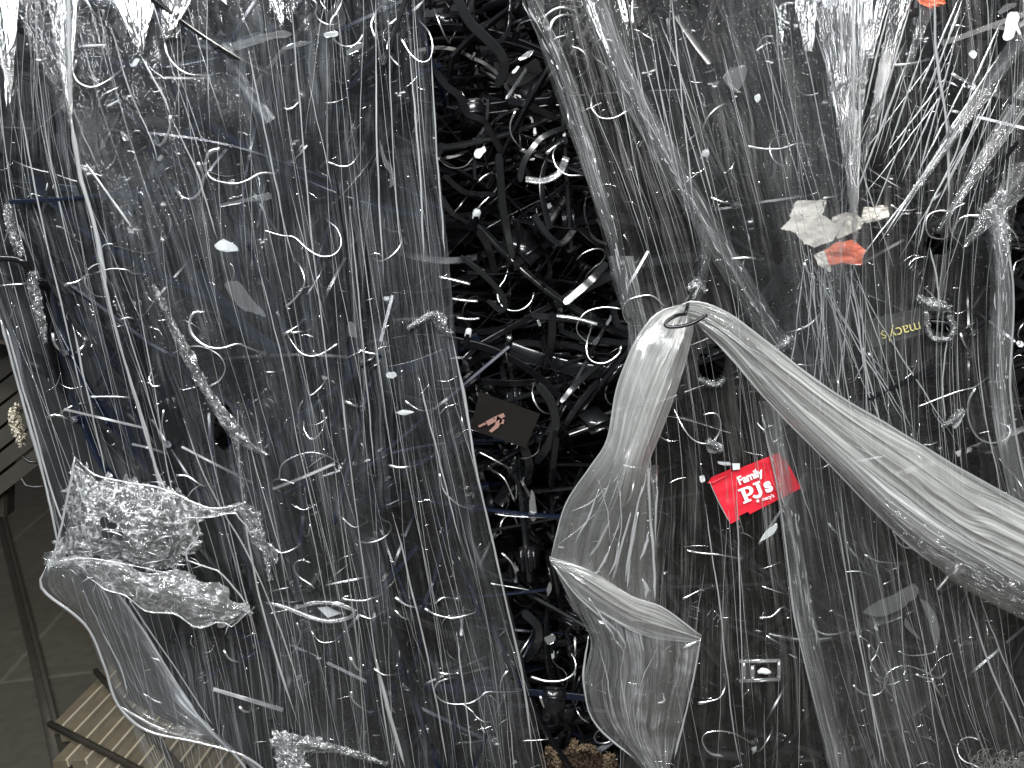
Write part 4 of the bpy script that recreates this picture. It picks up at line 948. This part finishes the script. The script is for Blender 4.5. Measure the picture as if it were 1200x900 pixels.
for _ in range(26):   # sharp bright wrinkles along the draped film
    if r_.random() < .5:
        t_ = r_.uniform(.12, .95); x = 815 + t_ * 385; y = 372 + t_ * 275 + r_.uniform(-.4, .4) * (25 + 95 * t_); a_ = math.radians(36 + r_.gauss(0, 6))
    else:
        t_ = r_.uniform(.1, .95); x = 795 - t_ * 95 + r_.uniform(-24, 28); y = 375 + t_ * 265; a_ = math.radians(112 + r_.gauss(0, 8))
    L_ = r_.uniform(10, 60); strand(mb, [(x - math.cos(a_) * L_ / 2, y - math.sin(a_) * L_ / 2), (x + 1.5, y), (x + math.cos(a_) * L_ / 2, y + math.sin(a_) * L_ / 2)], r_.uniform(0.8, 2), d=-88 if x > 820 else -82, taper=.45)
o = mb.build('folded_edge', MT['crease'], TL)
hb = empty('clothes_hanger', P(800, 372, -0.04), 'black wire hook looped through the top of the milky film tail', 'hanger')
q = resample([(803, 368, -74), (792, 370, -84), (780, 378, -90), (783, 383, -92), (800, 382, -94), (815, 377, -94), (828, 369, -88)], 40)
V, F, U = sweep(P(q[:, 0], q[:, 1], q[:, 2] / 1000), 0.0021, sides=8); mesh_obj('hook', V, F, MT['black'], hb, True, U)
V, F, U = sweep(np.vstack([P(803, 368, -0.074), P(808, 350, -0.03), P(815, 340, 0.02)]), 0.0018, sides=8); mesh_obj('stem', V, F, MT['black'], hb, True, U)

# ------------------------------------------------------------------ cards, tags and scraps
def slab(name, poly, d, th, mat, parent=None, tilt=None, smooth=False, bend=0.0):
    """thin polygon plate, photo pixels, th in mm"""
    n = len(poly); V = []
    for side in (0, 1):
        for i, q in enumerate(poly):
            dd = q[2] if len(q) > 2 else d
            V.append(P(q[0], q[1], (dd + side * th) / 1000))
    F = [tuple(range(n))[::-1], tuple(range(n, 2 * n))] + [(i, (i + 1) % n, n + (i + 1) % n, n + i) for i in range(n)]
    return mesh_obj(name, V, F, mat, parent, smooth)
def crinkle_card(name, quad, mat, parent, d=0, amp=1.5, n=24, mask=None, th=0.5):
    """card over a photo quad TL TR BR BL, slightly buckled, cut by mask(u,v)"""
    q = np.array([(x, y) for x, y in quad], float)
    u, v = np.meshgrid(np.linspace(0, 1, n), np.linspace(0, 1, n))
    pp = q[0] * ((1 - u) * (1 - v))[..., None] + q[1] * (u * (1 - v))[..., None] + q[2] * (u * v)[..., None] + q[3] * ((1 - u) * v)[..., None]
    dd = d + amp * 2 * (fbm(u * 3 + q[0][0], v * 3, 3) - 0.47)
    A_ = P(pp[..., 0], pp[..., 1], dd / 1000).reshape(-1, 3); B_ = P(pp[..., 0], pp[..., 1], (dd + th) / 1000).reshape(-1, 3)
    keep = None
    if mask is not None:
        uc = (u[:-1, :-1] + u[1:, 1:]) / 2; vc = (v[:-1, :-1] + v[1:, 1:]) / 2; keep = mask(uc, vc)
    F = grid_faces(n, n, keep); V = np.vstack([A_, B_]); F2 = F[:, ::-1] + n * n
    return mesh_obj(name, V, np.vstack([F, F2]), mat, parent, True)
def lettering(name, body, size_px, cx, cy, ang_deg, d, mat, parent, shear=0.0, bold=0.0, sx=1.0, ext=0.0002, serif=None):
    """raised ink lettering laid on a card facing the camera"""
    cu = bpy.data.curves.new(name, 'FONT'); cu.body = body; cu.size = size_px / 1000; cu.align_x = 'CENTER'; cu.align_y = 'CENTER'; cu.offset = bold / 1000; cu.shear = shear; cu.extrude = ext; cu.space_character = 0.95
    ob = bpy.data.objects.new(name, cu); COL.objects.link(ob)
    dg = bpy.context.evaluated_depsgraph_get(); dg.update(); me = bpy.data.meshes.new_from_object(ob.evaluated_get(dg)); bpy.data.objects.remove(ob)
    V = np.array([v.co for v in me.vertices]); F = [tuple(p.vertices) for p in me.polygons]
    a = math.radians(ang_deg); x = V[:, 0] * sx * 1000; y = V[:, 1] * 1000
    px = cx + x * math.cos(a) + y * math.sin(a); py = cy + x * math.sin(a) - y * math.cos(a)
    W3 = P(px, py, (d - V[:, 2] * 1000) / 1000)
    return mesh_obj(name, W3, F, mat, parent, False)
def ink_poly(mbx, pts, cx, cy, ang, d):
    a = math.radians(ang); V = []
    for k in (0, -0.3):
        for x, y in pts: V.append(P(cx + x * math.cos(a) + y * math.sin(a), cy + x * math.sin(a) - y * math.cos(a), (d + k) / 1000))
    n = len(pts); F = [tuple(range(n)), tuple(range(2 * n - 1, n - 1, -1))] + [(i, (i + 1) % n, n + (i + 1) % n, n + i) for i in range(n)]
    mbx.add(V, F)
redm = plastic('red_card', (0.62, 0.018, 0.035), 0.4, var=0.12, scale=12)
inkw = plastic('white_ink', (0.85, 0.82, 0.8), 0.5, var=0.03)
RT = empty('hang_tag', P(885, 570, -0.02), 'glossy red card tag with white lettering under the right film', 'tag')
crinkle_card('card', [(831, 563), (916, 529), (939, 572), (856, 614)], redm, RT, d=-13, amp=2.0, n=90, mask=lambda u, v: ~(((v > 0.93) & (np.abs(u - 0.2) < 0.07)) | ((u > 0.97) & (v < 0.2)) | ((u - 0.0) * 1.0 + v < 0.04)))
slab('folded_corner', [(829, 566, -15), (834, 559, -17), (858, 549, -18), (855, 556, -16), (836, 566, -16)], -16, 0.6, redm, RT)
mb = MB(); strand(mb, [(831, 564), (842, 588), (856, 614)], 1.3, d=-15.5, taper=.03); mb.build('sleeve_edge', MT['crease'], RT)
slab('plastic_loop', [(858, 543, -19), (867, 543, -19), (867, 550, -19), (859, 551, -19)], -30, 1.5, MT['white'], RT)
TA = -20
def stroke(mbx, pts, w, cx, cy, ang, d):
    p = np.array(pts, float); t = np.gradient(p, axis=0); t /= np.linalg.norm(t, axis=1)[:, None]; nn = np.stack([-t[:, 1], t[:, 0]], 1)
    ww = np.broadcast_to(np.asarray(w, float), (len(p),))[:, None] / 2
    ink_poly(mbx, [tuple(q) for q in np.vstack([p + nn * ww, (p - nn * ww)[::-1]])], cx, cy, ang, d)
TD = -16.4
lettering('lettering', 'Family', 13.5, 879, 558.5, TA - 3, TD, inkw, RT, bold=0.45, sx=0.95)
PX, PY = 886, 574.5
mb = MB(); th = np.radians(np.linspace(90, -90, 12))
stroke(mb, [(-14.5, 8), (-14.5, -8)], 4.6, PX, PY, TA - 3, TD)
stroke(mb, [(-19.5, 7.7), (-12, 7.7)], 2.2, PX, PY, TA - 3, TD - .15); stroke(mb, [(-19.5, -8), (-9.5, -8)], 2.2, PX, PY, TA - 3, TD - .15)
stroke(mb, [(-12.5, 7.2)] + [(-10 + 5.0 * math.cos(a_), 2.9 + 4.3 * math.sin(a_)) for a_ in th] + [(-12.5, -1.4)], [2.4] + [2.4 + 2.2 * math.cos(a_) for a_ in th] + [2.4], PX, PY, TA - 3, TD - .3)
th = np.radians(np.linspace(0, -165, 10))
stroke(mb, [(4.0, 8), (4.0, -3)] + [(-0.8 + 4.8 * math.cos(a_), -3.4 + 4.4 * math.sin(a_)) for a_ in th], [4.4, 4.4] + list(np.linspace(4.2, 3.2, 10)), PX, PY, TA - 3, TD)
stroke(mb, [(-0.8, 7.7), (8, 7.7)], 2.2, PX, PY, TA - 3, TD - .15)
mb.build('lettering_large', inkw, RT, False)
lettering('lettering', 's', 24, 899.5, 568.8, TA - 3, TD, inkw, RT, bold=1.0)
lettering('small_lettering', "macy's", 6.0, 900, 583, TA, -16.4, inkw, RT, bold=0.12)
mb = MB(); st = [((2.6 if i % 2 == 0 else 1.1) * math.sin(i * math.pi / 5), (2.6 if i % 2 == 0 else 1.1) * math.cos(i * math.pi / 5)) for i in range(10)]
ink_poly(mb, st, 888, 587, TA, -16.4); mb.build('star', inkw, RT, False)

# second tag: dark, gold lettering upside down
goldm = plastic('gold_ink', (0.50, 0.45, 0.17), 0.4, var=0.1)
cardd = plastic('charcoal_card', (0.03, 0.03, 0.029), 0.5)
GT = empty('hang_tag', P(1060, 388, -0.004), 'charcoal tag with upside-down gold lettering beside the torn hole', 'tag')
crinkle_card('card', [(1008, 376), (1082, 360), (1088, 390), (1020, 408)], cardd, GT, d=-8, amp=1)
lettering('lettering', "macy's", 19.5, 1056, 388.5, 165, -10.4, goldm, GT, bold=-0.2)

# dark card in the gap with a small pink figure mark
BT = empty('dark_card', P(585, 500, 0.02), 'dark square card with a small pinkish mark lying in the gap', 'card')
blackcard = plastic('black_card', (0.010, 0.009, 0.008), 0.7, spec=0.03, var=0.4, scale=20)
crinkle_card('card', [(562, 459), (633, 485), (616, 525), (551, 503)], blackcard, BT, d=8, amp=0.6)
pink = plastic('pink_ink', (0.22, 0.12, 0.10), 0.5); mb = MB()
for poly in [[(569, 494), (580, 488), (590, 484), (592, 488), (583, 493), (572, 499)], [(583, 487), (589, 492), (584, 501), (576, 507), (573, 505), (580, 498)], [(586, 490), (591, 492), (590, 497), (585, 496)], [(560, 499), (568, 495), (570, 497), (562, 501)]]:
    ink_poly(mb, [(x - 580, -(y - 495)) for x, y in poly], 580, 495, 0, 6)
mb.build('print', pink, BT, False)

# torn paper label with a red-orange corner
paper = plastic('beige_paper', (0.62, 0.58, 0.52), 0.8, var=0.12, scale=40, bump=0.3)
orange = plastic('orange_print', (0.62, 0.13, 0.06), 0.6, var=0.2, scale=30)
TP = empty('torn_label', P(960, 270, -0.01), 'torn beige paper label with an orange-red corner under the right film', 'label')
def torn(name, poly, mat, d, par=TP, amp=5, n=60):
    a = np.array(poly, float); x0, y0 = a.min(0); x1, y1 = a.max(0)
    def mask(u, v):
        X = x0 + u * (x1 - x0) + 2.5 * (fbm(u * 14, v * 14, 3) - .47); Y = y0 + v * (y1 - y0) + 2.5 * (fbm(u * 14 + 9, v * 14, 3) - .47); ins = np.zeros(X.shape, bool); j = len(a) - 1
        for i in range(len(a)):
            xi, yi = a[i]; xj, yj = a[j]; c = ((yi > Y) != (yj > Y)) & (X < (xj - xi) * (Y - yi) / (yj - yi + 1e-9) + xi); ins ^= c; j = i
        return ins
    return crinkle_card(name, [(x0, y0), (x1, y0), (x1, y1), (x0, y1)], mat, par, d=d, amp=amp, mask=mask, n=n)
torn('paper', [(933, 235), (969, 234), (964, 252), (978, 262), (990, 256), (985, 268), (976, 282), (955, 290), (943, 286), (930, 272), (915, 268), (926, 256), (925, 252)], paper, -3)
torn('paper', [(1012, 242), (1024, 243), (1033, 240), (1041, 243), (1042, 254), (1034, 256), (1027, 259), (1016, 261), (1008, 263)], paper, -3)
torn('paper', [(976, 254), (992, 248), (1004, 252), (1014, 258), (1008, 268), (996, 274), (982, 280), (972, 268)], paper, 3)
torn('paper', [(954, 298), (966, 293), (975, 300), (973, 319), (958, 310)], paper, -4)
torn('orange_corner', [(966, 293), (980, 284), (1000, 281), (1014, 293), (1009, 311), (985, 308), (972, 311)], orange, -5)
inkg = plastic('grey_ink', (0.22, 0.2, 0.18), 0.6)
lettering('print', 'XXX', 7, 960, 282, -22, -8, inkg, TP, bold=-0.1)
torn('red_scrap', [(1072, -6), (1105, -6), (1108, 4), (1092, 10), (1078, 5)], orange, -6, par=tag(empty('red_scrap', P(1090, 0, 0)), 'small crumpled red scrap at the top edge of the right film', 'scrap'))

# clear and white plastic fragments
FR = [
 ([(217, 53), (262, 51), (300, 42), (332, 34), (345, 41), (312, 48), (266, 62)], 'long pale plastic shard below the bright pleats', 'frost'),
 ([(328, 57), (345, 50), (368, 47), (358, 53), (340, 58)], 'small pale shard right of the long pale shard', 'frost'),
 ([(193, 89), (247, 90), (248, 93), (193, 93)], 'narrow pale bar below the short wire hook', 'frost'),
 ([(152, 78), (158, 68), (165, 69), (158, 78)], 'small pale chip below the pleated fan tip', 'white'),
 ([(250, 287), (262, 279), (275, 286), (282, 295), (256, 294)], 'pale triangular chip on the left film', 'white'),
 ([(257, 240), (282, 233), (310, 227), (316, 225), (319, 233), (312, 235), (290, 236), (258, 243)], 'pale bent strip above the s-shaped hook', 'frost'),
 ([(378, 39), (396, 36), (397, 42), (382, 45)], 'small bright chip near the top of the left film', 'white'),
 ([(140, 118), (140, 116), (127, 122), (124, 126)], 'thin pale sliver under the left wire loop', 'white'),
 ([(75, 477), (120, 487), (173, 500), (172, 505), (118, 493), (75, 482)], 'upper pale straight bar on the left film', 'frost'),
 ([(155, 518), (196, 529), (194, 534), (155, 523)], 'short pale straight bar below the upper bar', 'frost'),
 ([(213, 521), (252, 540), (298, 563), (295, 569), (248, 546), (213, 526)], 'longest pale bar slanting down to the right', 'frost'),
 ([(319, 570), (345, 561), (392, 541), (393, 545), (348, 566), (321, 576)], 'pale bar rising to the right', 'frost'),
 ([(250, 803), (292, 813), (333, 826), (330, 838), (288, 822), (250, 812)], 'broad pale bar low on the left film', 'frost'),
 ([(260, 332), (278, 327), (295, 350), (314, 372), (300, 368), (282, 362)], 'blue-grey folded film scrap', 'frost'),
 ([(140, 152), (150, 160), (152, 165), (145, 165)], 'small faint chip', 'frost'),
 ([(555, 181), (557, 175), (563, 174), (568, 171), (570, 177), (566, 180), (562, 186), (557, 185)], 'white rounded blob in the upper gap', 'white'),
 ([(606, 70), (618, 60), (626, 58), (622, 66), (612, 71)], 'pale grey leaf-shaped chip in the upper gap', 'frost'),
 ([(599, 85), (606, 77), (610, 78), (602, 87)], 'bright small chip in the upper gap', 'white'),
 ([(622, 572), (627, 580), (629, 609), (623, 612), (620, 596)], 'upright pale shard under the dark card', 'frost'),
 ([(637, 747), (648, 742), (652, 748), (648, 754), (642, 756), (639, 752)], 'pale curled clip in the lower gap', 'frost'),
 ([(640, 690), (645, 680), (647, 690), (642, 700)], 'grey leaf-shaped chip in the lower gap', 'frost'),
 ([(888, 637), (897, 622), (910, 612), (912, 618), (904, 628)], 'white pointed shard below the red tag', 'white'),
 ([(845, 92), (858, 78), (876, 76), (872, 96), (861, 111)], 'kite-shaped milky scrap near the top of the right film', 'frost'),
 ([(884, 112), (890, 109), (892, 116), (887, 121), (884, 117)], 'small white bead under the kite-shaped scrap', 'white'),
 ([(1174, 45), (1180, 15), (1193, 13), (1195, 22), (1188, 45), (1180, 48)], 'white clip at the top right corner', 'white'),
 ([(1168, 14), (1180, 3), (1194, 4), (1180, 13), (1172, 18)], 'pale clip end above the white corner clip', 'frost'),
 ([(827, 522), (838, 517), (846, 520), (847, 528), (836, 532), (829, 529)], 'white clip held by a wire loop above the red tag', 'white'),
 ([(819, 558), (825, 556), (827, 564), (821, 566)], 'small white cap left of the red tag', 'white'),
 ([(1008, 718), (1030, 703), (1055, 692), (1072, 682), (1078, 694), (1060, 712), (1030, 724)], 'broad ghostly grey hanger clip low on the right', 'frost'),
 ([(1076, 700), (1088, 706), (1098, 722), (1102, 745), (1097, 762), (1092, 745), (1086, 722)], 'curved grey hanger arm low on the right', 'frost'),
 ([(1060, 722), (1068, 735), (1080, 750), (1074, 748), (1060, 735)], 'short curved grey piece beside the ghostly clip', 'frost'),
 ([(1115, 498), (1124, 484), (1132, 480), (1126, 496), (1118, 503)], 'white chip low in the right film loop', 'white'),
 ([(1134, 63), (1140, 58), (1146, 62), (1142, 70)], 'tiny pale chip near the upper right corner', 'white'),
 ([(405, 60), (418, 50), (428, 50), (422, 58), (408, 66)], 'pale chip on the upper left film near the gap', 'frost'),
 ([(452, 437), (462, 435), (466, 440), (460, 444), (453, 442)], 'white seed-shaped chip right of centre on the left film', 'white'),
 ([(462, 483), (478, 480), (487, 483), (474, 487)], 'pale sliver on the left film edge', 'white'),
 ([(408, 376), (415, 378), (420, 397), (408, 394)], 'pale squarish chip in the middle of the left film', 'frost'),
 ([(444, 160), (449, 178), (462, 200), (464, 215), (455, 222), (458, 204), (448, 190)], 'curved milky band on the left film near the gap', 'frost'),
 ([(840, 540), (855, 541), (858, 546), (842, 544)], 'white tie above the red tag', 'white'),
]
for poly, lb, mk in FR:
    dd = -3 if region(*poly[0]) != 'gap' else 8
    base = P(poly[0][0], poly[0][1], dd / 1000)
    n = len(poly); rgx = random.Random(len(lb) * 7 + n)
    if ' bar' in lb:
        m0 = np.mean([poly[0], poly[-1]], 0); k2 = n // 2; m1 = np.mean([poly[k2 - 1], poly[k2]], 0); wd = max(math.dist(poly[0], poly[-1]), 3.5)
        q = resample([(*m0, -4), (*((m0 + m1) / 2 + [0, rgx.uniform(-1.5, 1.5)]), -10), (*m1, 6)], 24); s_ = np.linspace(0, 1, 24)
        V, F, U = sweep(P(q[:, 0], q[:, 1], q[:, 2] / 1000), wd / 2000 * (0.75 + 0.5 * fbm(s_ * 5, s_ * 0 + wd, 2)) * .6, 0.0008, sides=8, square=0.7, normal=(0, -1, 0.5)); o = mesh_obj('plastic_fragment', V, F, MT['frostm'], None, True, U, sharp=32)
    else:
        pl_ = []
        for i in range(n):
            a_ = np.array(poly[i], float); b_ = np.array(poly[(i + 1) % n], float); L_ = np.linalg.norm(b_ - a_); pl_.append(a_ * 0.86 + (a_ * 0 + np.mean([poly[i - 1], poly[(i + 1) % n]], 0)) * 0.14)
            for t_ in (0.33, 0.67): pl_.append(a_ + (b_ - a_) * t_ + (np.array([rgx.uniform(-1, 1), rgx.uniform(-1, 1)])) * min(1.2, L_ * 0.05))
        tx, ty = rgx.uniform(-.25, .25), rgx.uniform(-.1, .4)
        poly3 = [(x, y, dd + (x - poly[0][0]) * tx * .5 + (y - poly[0][1]) * ty * .5 + rgx.uniform(-.6, .6)) for x, y in pl_]
        o = slab('plastic_fragment', poly3, dd, 0.8, MT[mk], None)
    lb2 = lb if len(lb.split()) >= 4 else lb + ' on the left film'
    tag(o, lb2, 'fragment')
# small frosted buckle low on the right
BK = empty('plastic_buckle', P(896, 788, 0), 'small frosted rectangular buckle with a pale centre low on the right', 'buckle')
for a_, b_ in [((866, 775), (914, 774)), ((866, 798), (914, 796)), ((872, 775), (872, 798)), ((913, 774), (913, 797)), ((882, 780), (882, 797))]:
    V, F, U = sweep(P([a_[0], b_[0]], [a_[1], b_[1]], [-0.012, -0.012]), 0.0022, 0.0016, square=0.8); mesh_obj('frame', V, F, MT['frost'], BK, True, U)
V, F, U = sweep(P([888, 893, 898, 903], [788, 786, 787, 788], [-0.013] * 4), [0.002, 0.004, 0.0042, 0.002], sides=8); mesh_obj('button', V, F, MT['white'], BK, True, U)
# dark wire clip left of the gap bottom
q = resample([(312, 705, -6), (335, 712, -8), (360, 722, -8), (385, 728, -8), (408, 724, -8), (415, 716, -8), (395, 708, -8), (372, 706, -8), (345, 712, -6)], 40)
CL = empty('hanger_clip', P(370, 715, 0), 'pale oval hanger clip with dark wires low on the left film', 'clip')
V, F, U = sweep(P(q[:, 0], q[:, 1], q[:, 2] / 1000), 0.003, 0.002); mesh_obj('rim', V, F, MT['frost'], CL, True, U)
for pts in [[(362, 697), (385, 680), (408, 662)], [(356, 706), (340, 706), (312, 703)], [(370, 700), (392, 712), (410, 720)]]:
    V, F, U = sweep(P([p_[0] for p_ in pts], [p_[1] for p_ in pts], [-0.008] * 3), 0.0022, 0.0016); mesh_obj('wire', V, F, MT['char'], CL, True, U)
slab('plate', [(372, 712, -5), (392, 710, -5), (402, 718, -5), (384, 724, -5)], -5, 1, MT['white'], CL)
# faint black curved hanger rim at the far left edge
q = resample([(-10, 303, 0), (15, 303, 0), (28, 308, 0), (35, 320, 10), (36, 330, 30)], 20)
o_ = empty('clothes_hanger', P(10, 303, 0), 'black hanger neck bending in at the left edge of the photo', 'hanger')
V, F, U = sweep(P(q[:, 0], q[:, 1], q[:, 2] / 1000 - 0.02), 0.004, 0.003); mesh_obj('arm', V, F, MT['black'], o_, True, U)
for pts in [[(26, 535), (34, 541), (46, 542)], [(25, 560), (30, 569), (40, 571), (52, 570)]]:
    r_ = empty('clothes_hanger', P(pts[0][0], pts[0][1], 0.05), 'dark hook end poking out left of the wrapped bale', 'hanger', 'hook ends poking out left')
    V, F, U = sweep(P([p_[0] for p_ in pts], [p_[1] for p_ in pts], [0.05] * len(pts)), 0.002); mesh_obj('hook', V, F, MT['dsteel'], r_, True, U)
# cream cloth knob at the left edge
cream = plastic('cream_cloth', (0.42, 0.38, 0.30), 0.8, bump=0.5)
o = ropesheet('cloth_scrap', [(20, 474), (17, 490), (22, 506), (27, 523)], [4, 14, 15, 5], None, cream, 91, jit=5, d=38, crump=0.006)
tag(o, 'cream cloth scrap poking out of the left film edge', 'cloth')
# debris at the bottom of the gap and at the bottom right
tan = plastic('tan_cloth', (0.17, 0.12, 0.07), 0.8, var=0.5, scale=60, bump=0.5); greyf = plastic('grey_lint', (0.20, 0.195, 0.18), 0.9, bump=0.5)
def tuft(name, x0, x1, y0, y1, n, mat, lb, cat, d, wmm, seed):
    mb = MB(); r = random.Random(seed)
    for _ in range(n):
        x = r.uniform(x0, x1); y = r.uniform(y0, y1); a = r.uniform(0, 6.3); L = r.uniform(8, 20)
        q = [(x, y, d + r.uniform(-6, 6)), (x + math.cos(a) * L * .5, y + math.sin(a) * L * .5, d + r.uniform(-9, 6)), (x + math.cos(a + .7) * L, y + math.sin(a + .7) * L, d + r.uniform(-6, 6))]
        strand(mb, q, r.uniform(*wmm), flat=0.4, n=8)
    tag(mb.build(name, mat), lb, cat)
lf = empty('crumpled_paper', P(680, 890, 0.02), 'tan and brown crumpled paper at the foot of the dark gap', 'paper')
brown = plastic('brown_paper', (0.04, 0.022, 0.010), 0.7, var=0.5, scale=60)
ropesheet('sheet', [(636, 898), (665, 892), (700, 900), (730, 918)], [22, 30, 34, 24], lf, brown, 92, jit=7, d=26, crump=0.010, nu=40)
for k_, (pp_, ww_) in enumerate([([(641, 878), (650, 886), (655, 900)], [6, 12, 5]), ([(672, 868), (676, 880), (690, 876), (700, 884)], [4, 11, 7, 5]), ([(716, 884), (712, 900), (722, 908)], [9, 10, 6])]):
    ropesheet('torn_edge', pp_, ww_, lf, tan, 93 + k_, jit=6, d=10, crump=0.006)
tuft('lint_clump', 1138, 1205, 886, 920, 260, greyf, 'grey fluffy lint clump at the bottom right corner', 'lint', -2, (0.4, 1.2), 4)
